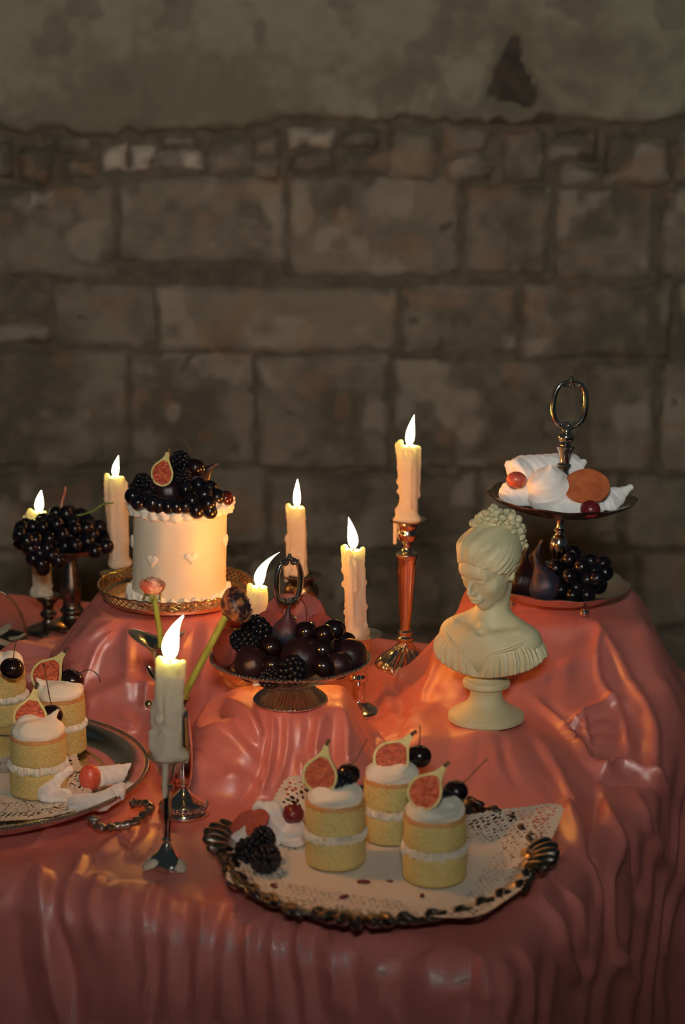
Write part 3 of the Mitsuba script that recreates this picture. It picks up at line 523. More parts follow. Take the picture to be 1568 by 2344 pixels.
    BUN = [((-.9, -1.2, 4.7), 1.05), ((.1, -2.2, 4.8), 1.4), ((.9, -3.3, 3.8), 1.4), ((1.2, -3.9, 2.2), 1.1), ((1.1, -4.2, .7), .8), ((-.9, -3.0, 3.7), 1.1)]
    def hair(X, Y, Z):
        u, v, w = head_local(X, Y, Z); th = np.arctan2(u, w + 1.5); q = np.stack([u, v, w], -1)
        d = ell(u, v, w, (0, -.5, 1.35), (3.42, 3.95, 3.62)) + .07 * np.sin(26 * th + 3 * nz(q, .5, 3) + .8 * v) + .10 * nz(q, .9, 4)
        d = smin(d, ell(u, v, w, (0, 1.2, 3.2), (2.5, 1.7, 1.3)) + .07 * np.sin(24 * th + .9 * v), .8)    # front roll
        for s in (-1, 1): d = smin(d, ell(u, v, w, (s * 2.55, .1, 1.1), (1.0, 1.9, 1.7)) + .06 * np.sin(9 * (w + .5 * v)), .6)
        line = v - (1.75 - .10 * (w - 2.2) * np.abs(w - 2.2)) ; face = np.where(w < 2.55 - .22 * u * u, 1, -1)
        hl = w - (2.35 - .17 * u * u - .42 * (v - 2.2) * (v < 2.2) * 0) 
        cut = np.maximum(v - .55 - .5 * np.clip(w - .2, 0, 3), 2.2 - .16 * u * u - w)        # keep hair above the brow or behind the temples
        d = smax(d, np.minimum(v - .35 - .0 * w, 2.15 - .20 * u * u - w), .22)
        for c, rad in BUN: d = smin(d, sph(u, v, w, c, rad * .82), .3)
        return smax(d, -.9 - w - .45 * (v + 3.2) * (v > -3.2), .25)
    m = snet(hair, (-5, -6, 14.5), (5.5, 5.5, 25), .115)
    part(k, 'hair', put(m, O, s=cm), 'ivory', smooth=True)
    r = np.random.default_rng(12); cs = []
    for _ in range(4000):
        c, rad = BUN[r.integers(len(BUN))]; d = nrm(r.normal(size=3)); p = np.array(c) + d * rad * r.uniform(.8, 1.04); sz = r.uniform(.44, .64)
        if np.linalg.norm((p - [0, -.5, 1.35]) / [3.5, 4.0, 3.7]) < 1.0 or p[0] > 3.0: continue
        if all(np.linalg.norm(p - q) > .66 * (sz + g) for q, g in cs): cs.append((p, sz))
        if len(cs) > 120: break
    ms = []
    for p, sz in cs:
        wp = Hc + hR @ (p * [1, -1, 1]); R = RZ(r.uniform(0, 360)) @ RX(r.uniform(-70, 70))
        n = 26; t = np.linspace(0, 1, n); a = t * 4.0 * math.pi; rr = sz * (.62 - .45 * t)
        ms.append(put(tube(np.stack([rr * np.cos(a), rr * np.sin(a), sz * .55 * t], -1), sz * (.40 - .12 * t), 8), wp, R)); ms.append(put(put(ico(1), s=sz * .7), wp))
    part(k, 'curls', put(join(*ms), O, s=cm), 'ivory', smooth=True)
    # the frill: pleated band from the neckline, open at the front
    n, rows = 520, 16; th = np.linspace(-math.pi, math.pi, n); t = np.linspace(0, 1, rows)[:, None]
    c = np.abs(th); zn = 7.1 - 2.5 * np.exp(-(c / .17)**2) + 2.1 * np.clip(c / 1.5, 0, 1)**1.3; zb = 4.35 + 2.2 * np.clip(c / 1.55, 0, 1)**1.6
    rx, ry = 5.95, 3.75
    pl = np.sin(46 * th + 2.2 * np.sin(5 * th) + 1.3 * np.sin(11 * th + 1)) ; pl = .5 * pl + .25 * np.sin(79 * th + 2 * np.sin(7 * th))
    z = zn + (zb - zn) * t; bulge = 1.0 + .03 * np.sin(math.pi * t) + .10 * t
    sh = np.sqrt(np.clip(1 - ((z - 6.6) / 4.6)**2, .05, 1)); sh = np.maximum(sh, .80)
    off = (.30 * pl) * (t**.5) + .20
    X = (rx * sh * bulge + off) * np.sin(th); Y = (ry * sh * bulge + off) * np.cos(th)
    V = np.stack([X * (.95 + .05 * t), -Y * (.95 + .05 * t), z + .06 * pl * t], -1); inn = V * [.955, .94, 1]
    i = np.arange(rows * n).reshape(rows, n); f = tri(np.stack([i[:-1, :-1], i[1:, :-1], i[1:, 1:], i[:-1, 1:]], -1).reshape(-1, 4)); N = rows * n
    lo = tri(np.stack([i[-1, :-1], i[-1, :-1] + N, i[-1, 1:] + N, i[-1, 1:]], -1).reshape(-1, 4))
    fm_ = (np.vstack([V.reshape(-1, 3), inn.reshape(-1, 3)]), np.vstack([f, f[:, ::-1] + N, lo]))
    hem = tube(np.stack([(rx * sh[0] + .22) * .955 * np.sin(th), -(ry * sh[0] + .22) * .955 * np.cos(th), zn + .05], -1)[2:-2], .2, 8)
    part(k, 'frill', put(join(fm_, hem), O + S * cm, yaw, cm), 'ivory', smooth=True)
bust()

# ---- the white cake on its pierced tray ----
CTX, CTY = -.209, 2.85; CTZ = top(CTX, CTY, .075)
k = thing('pierced_tray', 'round gilt tray with a pierced lattice gallery under the white cake', 'tray')
part(k, 'base', knop([(0, 0), (.080, 0), (.088, .002), (.0915, .006), (.0925, .008), (.0905, .0075), (.087, .0045), (.080, .0035), (0, .003)], CTX, CTY, CTZ, sm=0, n=72), 'gilt', smooth=30)
ms = []
for s in (-1, 1):
    for j in range(66):
        a = np.linspace(0, 2 * math.pi / 33 * s, 5) + j * 2 * math.pi / 66; t = np.linspace(0, 1, 5); r = .0915 + .0045 * t
        ms.append(tube(np.stack([r * np.cos(a), r * np.sin(a), .0065 + .0125 * t], -1), .00075, 5))
part(k, 'lattice_gallery', put(join(*ms), (CTX, CTY, CTZ)), 'gilt', smooth=True)
a = np.linspace(0, 2 * math.pi, 160, endpoint=False); part(k, 'rim', put(tube(np.stack([.0965 * np.cos(a), .0965 * np.sin(a), .0195 + .0009 * np.cos(40 * a)], -1), .0014, 8, True), (CTX, CTY, CTZ)), 'gilt', smooth=True)
CZ = CTZ + .0036; CKX, CKY, CR, CH = CTX + .004, CTY - .002, .0585, .118
k = thing('frosted_cake', 'tall white frosted cake with shell piping and small hearts, topped with dark fruit', 'cake')
LEAN = np.eye(3); LEAN[0, 2] = .035
part(k, 'body', put(lathe([(0, 0), (CR, 0), (CR, .004), (CR * .995, CH * .5), (CR * .985, CH - .004), (CR * .965, CH - .001), (CR * .93, CH), (0, CH)], 80), (CKX, CKY, CZ), LEAN), 'frosting', smooth=50)
def shell():
    v, f = ico(3); a = np.arctan2(v[:, 2], v[:, 1]); v = v * (1 + .13 * np.cos(6 * a) * (1 - v[:, 0] ** 2))[:, None]; x = v[:, 0]; w = np.where(x > 0, 1 - .62 * x, 1 + .05 * x); return v * np.stack([1.25 + 0 * x, w, w], 1), f
SHELL = mikit.ply(shell(), 'piping', smooth=True)
for j in range(27):
    a = j * 2 * math.pi / 27; c = np.array([CR * .99 * math.cos(a), CR * .99 * math.sin(a), CH - .001 + .0012 * math.sin(j * 2.4)])
    part(k, 'piped_shell', SHELL, '', to_world=mat(np.array([CKX, CKY, CZ]) + LEAN @ c, RZ(math.degrees(a) - 90) @ RX(20) @ RY(18), 0.0098 + .0008 * math.sin(j * 1.7)))
    part(k, 'lower_shell', SHELL, '', to_world=mat((CKX + CR * 1.03 * math.cos(a), CKY + CR * 1.03 * math.sin(a), CZ + .0058), RZ(math.degrees(a) + 8 * math.sin(j)) @ RY(-62), .0072 + .0006 * math.sin(j * 2.1)))
def heart():
    t = np.linspace(0, 2 * math.pi, 40, endpoint=False); o = np.stack([16 * np.sin(t)**3, 13 * np.cos(t) - 5 * np.cos(2 * t) - 2 * np.cos(3 * t) - np.cos(4 * t)], 1) / 16
    c = np.concatenate([[[0, -.1, .30]], np.column_stack([o * .55 + [0, -.04], np.full(40, .30)]), np.column_stack([o * .9, np.full(40, .17)]), np.column_stack([o, np.full(40, -.05)])])
    i = np.arange(40); j = (i + 1) % 40; f = [np.stack([0 * i, 1 + i, 1 + j], 1)]
    for b in (1, 41): f.append(tri(np.stack([b + i, b + 40 + i, b + 40 + j, b + j], 1)))
    return c, np.vstack(f)
HEART = mikit.ply(heart(), 'piping', smooth=True)
for ang, hz in ((-121, .058), (-72, .063), (-13, .075), (-171, .073), (70, .07), (130, .07)):
    a = math.radians(ang); nrm_ = np.array([math.cos(a), math.sin(a), 0]); part(k, 'heart', HEART, '', to_world=mat(np.array([CKX, CKY, CZ]) + LEAN @ np.array([CR * math.cos(a), CR * math.sin(a), hz]), np.stack([np.cross([0, 0, 1], nrm_), [0, 0, 1], nrm_], 1), .0088))
# fruit on the cake
FZ = CZ + CH
g = 'blackberries and dark grapes on the white cake'
half_fig((-0.2208,2.825,1.041), .0165, (.28, .05, 1), (-.55, -1, .12), 'half fig standing upright among the berries on the white cake')
fig((-0.2152,2.845,1.014), .0195, (-.1, .1, 1), 'whole purple fig behind the cut fig on the white cake')
fig((-0.1799,2.855,1.028), .0165, (.75, -.1, .6), 'reddish fig lying on its side on the right top of the white cake')
fig((-0.1959,2.87,1.002), .018, (.3, .3, .7), 'dark fig half hidden at the back of the fruit on the white cake')
blackberry((-0.2002,2.84,1.05), .0135, 'topmost blackberry of the fruit on the white cake', ax=(.2, 0, 1))
blackberry((-0.244,2.83,1.024), .0135, 'blackberry with orange glints at the upper left on the white cake', ax=(-.4, 0, .8))
blackberry((-0.1962,2.825,1.038), .011, 'blackberry just under the topmost berry on the white cake', ax=(.5, -.3, .5))
cherry((-0.1811,2.835,1.046), .0118, 'glossy dark cherry beside the topmost blackberry on the white cake', tilt=(.2, .3, 1), stem=[(-.004, .002, .016), (-.012, .004, .03), (-.022, .006, .036)])
P = [(-0.2565,2.81,1.016), (-0.2484,2.79,1.012), (-0.2402,2.8,1.013), (-0.2304,2.79,1.011), (-0.2485,2.83,1.015), (-0.2375,2.82,1.017), (-0.222,2.79,1.008), (-0.2551,2.845,1.017)]
bunch([np.array(p) for p in P], .0097, 'small cluster of dark grapes at the left edge of the white cake top', np.random.default_rng(31))
P = [(-0.1826,2.79,1.014), (-0.1688,2.81,1.017), (-0.1635,2.83,1.02), (-0.1769,2.782,1.004), (-0.163,2.79,1.011), (-0.161,2.79,1.001), (-0.1539,2.82,1.012), (-0.1898,2.785,1.009), (-0.2009,2.785,1.008), (-0.2116,2.787,1.008), (-0.1917,2.81,1.024), (-0.1775,2.84,1.022)]
bunch([np.array(p) for p in P], .0097, 'cluster of dark grapes tumbling over the right front edge of the white cake', np.random.default_rng(32))
solo('grape', BALL['red_grape'], '', 'reddish grape lying alone at the far right rim of the white cake', 'grape', to_world=mat((-0.1437,2.83,1.008), RX(20), .0098))
for p0, p1 in (((350, 1075), (343, 1048)), ((352, 1098), (349, 1062)), ((392, 1045), (402, 1030))):
    pass

# ---- left back: grapes on a tall dish, candle, gilt basket ----
gz_ = top(-.3576, 3.0, .03)
k = thing('footed_dish', 'silver dish on a tall slender foot heaped with black grapes at the back left', 'dish')
part(k, 'foot', knop([(0, 0), (.030, 0), (.032, .003), (.028, .007), (.016, .012), (.012, .018), (.016, .023), (.012, .029), (.0115, .036), (.0135, .05), (.0105, .075), (.0085, .092), (.012, .098), (.006, .1)], -.3576, 3.0, gz_), 'dark_silver', smooth=True)
part(k, 'bowl', knop([(0, .097), (.02, .098), (.045, .104), (.062, .113), (.064, .1155), (.061, .1145), (.044, .107), (.02, .101), (0, .1)], -.367, 3.0, gz_, n=56, fl=gadroon(28, .02)), 'dark_silver', smooth=True)
r = np.random.default_rng(5)
def heap(rg):
    p = np.array([rg.uniform(-1, 1) * .060, rg.uniform(-1, 1) * .052, 0]); q = math.hypot(p[0] / .064, p[1] / .056)
    if q > 1: return None
    p[2] = .114 + rg.uniform(.1, 1) * .042 * (1 - q**2)**.7; return p + [-.367, 3.0, gz_]
P = pile(74, heap, .0096, r)
bunch(P, .0098, 'black grapes heaped on the tall footed dish at the back left', r, twig=[[(-.345, 2.985, gz_ + .155), (-.325, 2.98, gz_ + .162), (-.308, 2.98, gz_ + .172), (-.297, 2.98, gz_ + .173)]])
bunch([np.array(q) for q in ((-0.4161,2.95,0.9328), (-0.4061,2.945,0.9248), (-0.4159,2.97,0.9348), (-0.4019,2.945,0.9149), (-0.3955,2.95,0.9253), (-0.399,2.945,0.9015), (-0.3884,2.94,0.8959), (-0.3752,2.945,0.905), (-0.3664,2.945,0.8986), (-0.3864,2.945,0.8875), (-0.3812,2.95,0.9136), (-0.3904,2.95,0.9061), (-0.3707,2.955,0.9083))], .0098, 'small hanging cluster of black grapes spilling off the left of the tall dish', r)
k = solo('dried_twig', tube(spl([(-0.3685,3,0.9498), (-0.3677,3.01,0.9603), (-0.3639,3.01,0.9733), (-0.3625,3.01,0.9815)], 5), [.0012] * 15 + [.0006], 6), 'petal', 'thin reddish dried twig sticking up behind the heaped grapes', 'twig')
candle((-0.409,3.1,0.8106)[0], 3.1, .8106, .927, .0112, 'candle at the far left, its flame leaning over the heaped grapes', 21, (.029, .0105, .004), runs=6, spill=[(195, .113, .094, .0042, .0175)], lean=-.001)
stick((-0.4057,3.1,0.7611)[0] + .004, 3.1, top(-.4, 3.1), [(0, 0), (.030, 0), (.031, .003), (.024, .008), (.010, .013), (.007, .02), (.012, .026), (.007, .032), (.009, .040), (.015, .046), (.017, .050), (.0165, .0535), (0, .0535)], 'small dark candlestick at the far left under the short candle behind the grapes', m='dark_silver')
bz = top(-.46, 3.02)
k = thing('gilt_basket', 'little gilt basket with an arched beaded handle at the left edge, beside the dark candlestick', 'basket')
part(k, 'dish', knop([(0, 0), (.03, 0), (.034, .006), (.043, .016), (.0445, .0175), (.041, .016), (.03, .005), (0, .004)], -.462, 3.0, bz, n=40, fl=gadroon(20, .05)), 'dark_silver', smooth=True)
a = np.linspace(.0, math.pi, 24); H = np.stack([-.462 + .043 * np.cos(a), 3.0 + 0 * a, bz + .016 + .068 * np.sin(a)], -1); part(k, 'handle', join(tube(H, .0015, 6), *[put(ico(1), p, s=.0024) for p in H[::2]]), 'gilt', smooth=True)
for j, (dx, dy, s) in enumerate(((.01, -.02, .017), (-.012, -.014, .015), (.026, -.01, .016), (.0, .012, .018))):
    solo('dried_leaf', put((ico(2)[0] * [1, .55, .16] + [0, 0, .22] * (ico(2)[0][:, :1]**2), ico(2)[1]), (-.455 + dx, 3.0 + dy, bz + .017 + .002 * j), RZ(70 * j) @ RY(20), s), 'dry_leaf', ('front', 'left', 'right', 'back')[j] + ' one of the pale dried leaves lying in the little gilt basket', 'leaf', 'pale dried leaves in the gilt basket', smooth=True)

# ---- the candles and their sticks ----
candle((-0.2941,3,0.8789)[0], 3.0, .8789, .9975, .0115, 'candle just left of the white cake', 31, (.028, .0085, .005), runs=9, lean=-.002, lip=190)
stick((-0.2918,3,0.8789)[0], 3.0, top(-.29, 3.0), [(0, 0), (.034, 0), (.035, .003), (.03, .008), (.012, .016), (.009, .03)] + [(.012, .040), (.008, .05), (.010, .062), (.015, .070)] + [(.0165, .0785), (.026, .082), (.0275, .0855), (.026, .0845), (.014, .0815), (0, .0815)], 'silver candlestick with a wide pan half hidden behind the pierced tray', m='gilt')
candle((-0.0586,3,0.867)[0], 3.0, .8665, .957, .0118, 'smooth tall candle behind the ring handle of the fruit stand', 41, (.037, .0085, .001), runs=6, lip=185, skirt=.4, spill=[(195, .012, -.008, .0036, .0155), (190, .05, .02, .003, .0125)], lean=-.001)
stick((-0.0542,3,0.8204)[0], 3.0, top(-.05, 3.0), [(0, 0), (.034, 0), (.035, .004), (.028, .01), (.010, .018), (.008, .045), (.014, .055), (.03, .0595), (.033, .063), (.03, .0645), (.013, .067), (.0105, .074), (.019, .084), (.0235, .094), (.020, .104), (.0135, .1095), (.024, .1135), (.0262, .1165), (.024, .1165), (.013, .1125), (0, .1125)], 'dark silver candlestick with a round bulb and two pans behind the fruit stand', m='dark_silver')
candle((-0.0996,2.72,0.8779)[0], 2.72, .852, .926, .0110, 'short candle with the curling flame left of the ring handle', 51, (.042, .012, .017), runs=5, curl=1.2, skirt=0)
C3B = top(-.0985, 2.72) - .003
k = stick((-0.0985,2.72,0.8779)[0], 2.72, C3B, [(0, 0), (.024, 0), (.025, .003), (.014, .007), (.009, .012)] + [(.0095, .852 - C3B - .02), (.0135, .852 - C3B - .014), (.016, .852 - C3B + .002), (0, .852 - C3B + .002)], 'low silver candle cup under the short curling candle behind the fruit stand')
candle((0.0161,2.78,0.8493)[0], 2.78, (0.0161,2.78,0.8482)[2], (0.0117,2.78,0.9567)[2], .0118, 'lumpy candle right of the fruit stand, thick with wax drips', 61, (.040, .0115, -.006), runs=14, skirt=1.3, bulk=.9, lean=-.003, lip=160)
stick((0.0193,2.78,0.8493)[0], 2.78, top(.02, 2.78), [(0, 0), (.030, 0), (.031, .003), (.022, .008), (.009, .016), (.008, .035), (.013, .045), (.009, .052), (.012, .060)] + [(.0155, (0.0193,2.78,0.8409)[2] - top(.02, 2.78)), (.026, (0.0193,2.78,0.8471)[2] - top(.02, 2.78)), (.0295, (0.0193,2.78,0.8493)[2] - top(.02, 2.78)), (.014, (0.0193,2.78,0.8482)[2] - top(.02, 2.78) - .0005), (0, (0.0193,2.78,0.8482)[2] - top(.02, 2.78) - .0005)], 'silver candlestick half hidden by the right side of the fruit stand')
TX, TY = .0845, 2.945; tz = top(.069, 2.95, .03)
def tallfl(th, r, z):
    g = np.clip((z - .062) / .01, 0, 1) * np.clip((.143 - z) / .006, 0, 1); b = np.clip((.034 - z) / .006, 0, 1) * np.clip((r - .008) / .01, 0, 1)
    return r * (1 - .07 * g * np.abs(np.sin(7 * th))) * (1 + .05 * b * np.cos(16 * th + 40 * r)), z + .0012 * b * np.cos(16 * th + 60 * r)
tp = [(0, 0), (.036, 0), (.0375, .003), (.034, .009), (.024, .017), (.013, .026), (.009, .034), (.0115, .038), (.008, .042), (.0095, .046), (.0065, .049), (.0068, .056), (.0078, .064), (.0095, .09), (.0115, .12), (.0132, .1405), (.0150, .1425), (.0150, .1465), (.0085, .1495), (.0058, .155), (.0062, .158), (.0115, .164), (.0142, .1715), (.0125, .178), (.0138, .1835), (.0135, .187), (.0225, .1885), (.0236, .1905), (.022, .1900), (.012, .1890), (0, .1895)]
tp = [(a, b * 1.045) for a, b in tp]
LT = RY(.9)
k = thing('candlestick', 'tall fluted silver candlestick glowing copper red, right of the fruit stand', 'candlestick'); part(k, 'body', put(lathe(tp, 96, tallfl, 4), (TX - .004, TY, tz), LT), 'silver', smooth=60)
candle(TX, TY, tz + .198, 1.0505, .0115, 'tallest candle, on the fluted candlestick, with wax hanging down its left side', 71, (.040, .0105, .006), runs=10, spill=[(190, .004, -.030, .0030, .0165), (200, .018, .002, .003, .0150), (185, .102, .089, .0032, .0150)], lean=.001, lip=185)

# ---- front candle and the slender stick ----
FX, FY = -.1765, 2.268; fz = top(-.1844, 2.264)
k = thing('candlestick', 'slender silver candlestick with a little three-lobed foot at the front left', 'candlestick')
def lobes(th, r, z): g = np.clip((.022 - z) / .012, 0, 1); return r * (1 + .16 * g * np.cos(3 * (th + 1.0))), z + .0 * r
part(k, 'body', put(lathe([(0, 0), (.0165, 0), (.019, .003), (.0185, .007), (.014, .013), (.009, .0185), (.0048, .025), (.0036, .028), (.0052, .031), (.0036, .034), (.0036, .04), (.0046, .055), (.0042, .075), (.0036, .083), (.0065, .086), (.0068, .0885), (.0036, .091), (.0055, .097), (.0095, .104), (.0125, .115), (.0135, .1185), (.021, .1195), (.0225, .1215), (.013, .1205), (0, .1205)], 48, lobes, 4), (FX - .004, FY, fz), RY(1.6)), 'silver', smooth=50)
for a in (200, 320, 80):
    q = np.array([math.cos(math.radians(a)), math.sin(math.radians(a)), 0]); part(k, 'wax_pool' if a != 80 else 'lobe', put((ico(3)[0] * [1, .78, .36], ico(3)[1]), (FX - .004 + .0150 * q[0], FY + .0150 * q[1], fz + .0075), RZ(a) @ RY(28), .0122), 'wax' if a != 80 else 'silver', smooth=True)
candle(FX, FY, fz + .1195, (-0.1773,2.27,0.9734)[2], .0122, 'frontmost candle, thick with grey drips, on the slender stick', 81, (.046, .0145, .009), runs=13, skirt=1.3, bulk=1.6, lean=.0035, curl=1.5, lip=200, spill=[(262, .012, -.036, .0034, .0150), (188, .03, .010, .004, .0165), (182, .055, .035, .0042, .0150), (350, .004, -.003, .0034, .0175)])

# ---- bud vase with two flowers ----
VX, VY = -.1725, 2.42; vz = top(-.18, 2.414, .03)
k = thing('bud_vase', 'silver bud vase with a flared lip and a side branch, behind the front candle', 'vase')
part(k, 'foot', knop([(0, 0), (.027, 0), (.0285, .003), (.0275, .006), (.0245, .0075), (.0245, .013), (.022, .0155), (.013, .020), (.007, .026), (.005, .030), (.0075, .033), (.008, .036)], VX, VY, vz, n=48), 'silver', smooth=50)
for j in range(26): a = j * 2 * math.pi / 26; part(k, 'bead', BALL['silver'], '', to_world=mat((VX + .0252 * math.cos(a), VY + .0252 * math.sin(a), vz + .0102), None, (.0022, .0022, .0028)))
part(k, 'column', knop([(.007, .034), (.0098, .045), (.0105, .07), (.0085, .1), (.0055, .118), (0, .119)], VX, VY, vz, n=32), 'silver', smooth=True)
def lip(th, r, z): g = np.clip((r - .008) / .013, 0, 1)**1.5; return r * (1 + .16 * g * np.cos(2 * th + .3)), z + .007 * g * np.cos(2 * th + .3) + .004 * g * np.cos(th + math.pi)
MX, MZ = (-0.1978,2.43,0.9468)[0], (-0.1978,2.43,0.9468)[2]
part(k, 'trumpet', put(lathe([(0, -.072), (.0045, -.070), (.006, -.05), (.0075, -.03), (.0105, -.014), (.018, -.004), (.0265, .001), (.0268, .0018), (.0175, -.002), (.0095, -.014), (.006, -.03), (0, -.05)], 56, lip, 4), (MX, 2.43, MZ), RY(-8)), 'silver', smooth=60)
part(k, 'arm', tube(spl([(VX, VY, vz + .112), (VX - .006, VY, vz + .118), (MX + .008, 2.43, MZ - .07), (MX + .006, 2.43, MZ - .055)], 5), .0042, 10), 'silver', smooth=True)
SX, SZ = (-0.1729,2.42,0.8832)[0], (-0.1729,2.42,0.8832)[2]
part(k, 'side_cup', put(lathe([(0, -.02), (.005, -.018), (.0065, -.008), (.0088, .001), (.009, .002), (.006, -.006), (0, -.012)], 32, sm=3), (SX, VY, SZ), RY(16)), 'dark_silver', smooth=True)
part(k, 'side_arm', tube(spl([(VX + .004, VY, vz + .075), (SX, VY, SZ - .03), (SX - .001, VY, SZ - .012)], 6), .0035, 10), 'silver', smooth=True)
part(k, 'finial', put(ico(2), (-0.2082,2.42,0.8763), s=.0048), 'gilt', smooth=True); part(k, 'finial_arm', tube(spl([(-0.2082,2.42,0.8763), (-0.2018,2.42,0.8714), (-0.194,2.42,0.8575), (VX - .006, VY, vz + .09)], 4), .0024, 8), 'silver', smooth=True)
part(k, 'leaf_tip', put((ico(2)[0] * [.35, .2, 1], ico(2)[1]), (-0.2047,2.43,0.9076), RY(-28), .011), 'silver', smooth=True)
k = thing('ranunculus', 'dried pink ranunculus on an upright green stem before the white cake', 'flower')
part(k, 'stem', tube(spl([(-0.195,2.432,0.9325), (-0.1959,2.431,0.9523), (-0.1983,2.43,0.9721), (-0.2016,2.43,0.9954)], 6), .0030, 10), 'stem_green', smooth=True)
fc = np.array((-0.2029,2.43,1.005)); r = np.random.default_rng(3)
def petal(w, h, cup, sd):
    s, t = np.meshgrid(np.linspace(-1, 1, 9), np.linspace(0, 1, 8), indexing='ij'); x = s * w * (.45 + .55 * np.sin(math.pi * (t * .6 + .12))); y = -cup * np.sin(t * 2.3) + .12 * w * s * s + .05 * w * np.sin(5 * s + sd) * t; z = h * t + .06 * h * np.sin(7 * s + sd) * t
    i = np.arange(72).reshape(9, 8); return np.stack([x, y, z], -1).reshape(-1, 3), tri(np.stack([i[:-1, :-1], i[1:, :-1], i[1:, 1:], i[:-1, 1:]], -1).reshape(-1, 4))
for ring, (n, rad, hh) in enumerate(((11, .0105, .0125), (10, .0085, .0140), (8, .006, .0145), (6, .0035, .014))):
    for j in range(n): part(k, 'petal', put(petal(.0052, hh * r.uniform(.9, 1.1), .0035, j), fc + RY(6) @ np.array([rad * .75 * math.sin(j * 6.283 / n + ring), -rad * .75 * math.cos(j * 6.283 / n + ring), -.0075]), RY(6) @ RZ(math.degrees(j * 6.283 / n + ring)) @ RX(14 - 6 * ring)), 'petal', smooth=True)
for j, (dx, dy, dz, ry) in enumerate(((-.008, -.005, -.0095, 62), (.008, -.005, -.0105, -70), (0, -.008, -.010, 10), (-.004, .008, -.009, 120))): part(k, 'sepal', put((ico(2)[0] * [.5, .2, 1] + [0, .25, 0] * ico(2)[0][:, 2:]**2, ico(2)[1]), fc + [dx, dy, dz], RZ(ry * 1.3) @ RY(ry), .0062), 'leaf', smooth=True)
part(k, 'core', put((ico(2)[0] * [1, 1, .75], ico(2)[1]), fc + [0, 0, -.002], s=.0095), 'petal_dark', smooth=True)
k = thing('ranunculus', 'dark drooping ranunculus head on a thick slanting green stem', 'flower')
part(k, 'stem', tube(spl([(-0.1744,2.42,0.8763), (-0.1661,2.42,0.8945), (-0.1469,2.42,0.9312), (-0.1268,2.42,0.9702), (-0.122,2.42,0.9789)], 6), .0038, 10), 'stem_green', smooth=True)
fc = np.array((-0.1154,2.42,0.9856)); A = frame((.75, -.3, .45), (0, 0, 1))
part(k, 'core', put((ico(3)[0] * [1.0, 1.0, .82], ico(3)[1]), fc, A, .0135), 'petal_dark', smooth=True)
for ring, (n, tilt) in enumerate(((7, 8), (8, -12), (6, 30))):
    for j in range(n): part(k, 'petal', put(petal(.0080, .0185, .0055, j + ring), fc + A @ RZ(j * 360 / n + 25 * ring) @ np.array([0, -.0125 + .001 * ring, -.0085]), A @ RZ(j * 360 / n + 25 * ring) @ RX(-tilt)), 'petal_dark', smooth=True)
for j in range(4): part(k, 'sepal', put((ico(2)[0] * [.6, .2, 1], ico(2)[1]), fc + A @ RZ(90 * j) @ np.array([0, -.008, -.0115]), A @ RZ(90 * j) @ RX(60), .0065), 'petal_dark', smooth=True)

# ---- fruit stand in the middle ----
SX0, SY0 = -.059, 2.55; sz = top(SX0, SY0, .03)
k = thing('fruit_stand', 'low silver fruit stand with ribbed foot and scrolled ring handle, piled with dark fruit', 'fruit stand')
part(k, 'foot', knop([(0, 0), (.0415, 0), (.0425, .002), (.041, .0045), (.034, .010), (.027, .0165), (.0235, .021), (.024, .024), (0, .0245)], SX0, SY0, sz, n=432, sm=3, fl=lambda th, r, z: (r * (1 - .055 * np.abs(np.sin(27 * th)) * np.clip((.022 - z) / .006, 0, 1) * np.clip((z - .002) / .003, 0, 1)), z - .0004 * np.abs(np.sin(27 * th)))), 'silver', smooth=60)
part(k, 'bowl', knop([(0, .023), (.022, .0235), (.045, .030), (.068, .040), (.084, .0485), (.0885, .050), (.0895, .0515), (.088, .0525), (.083, .0508), (.066, .042), (.045, .033), (.02, .028), (0, .0275)], SX0, SY0, sz, n=400, sm=3, fl=lambda th, r, z: (r, z - .0014 * np.abs(np.sin(40 * th)) * np.clip((r - .03) / .02, 0, 1))), 'silver', smooth=50)
a = np.arange(110) * 2 * math.pi / 110; part(k, 'beaded_rim', put(join(*[put(ico(1), (.0892 * math.cos(t), .0892 * math.sin(t), .0515), s=.0021) for t in a]), (SX0, SY0, sz)), 'silver', smooth=True)
part(k, 'post', knop([(.004, .027), (.004, .07), (.0065, .074), (.008, .078), (.0065, .082), (.009, .086), (.0075, .0905), (.004, .093), (.0065, .097), (0, .099)], SX0 + .001, SY0, sz, n=24), 'silver', smooth=True)
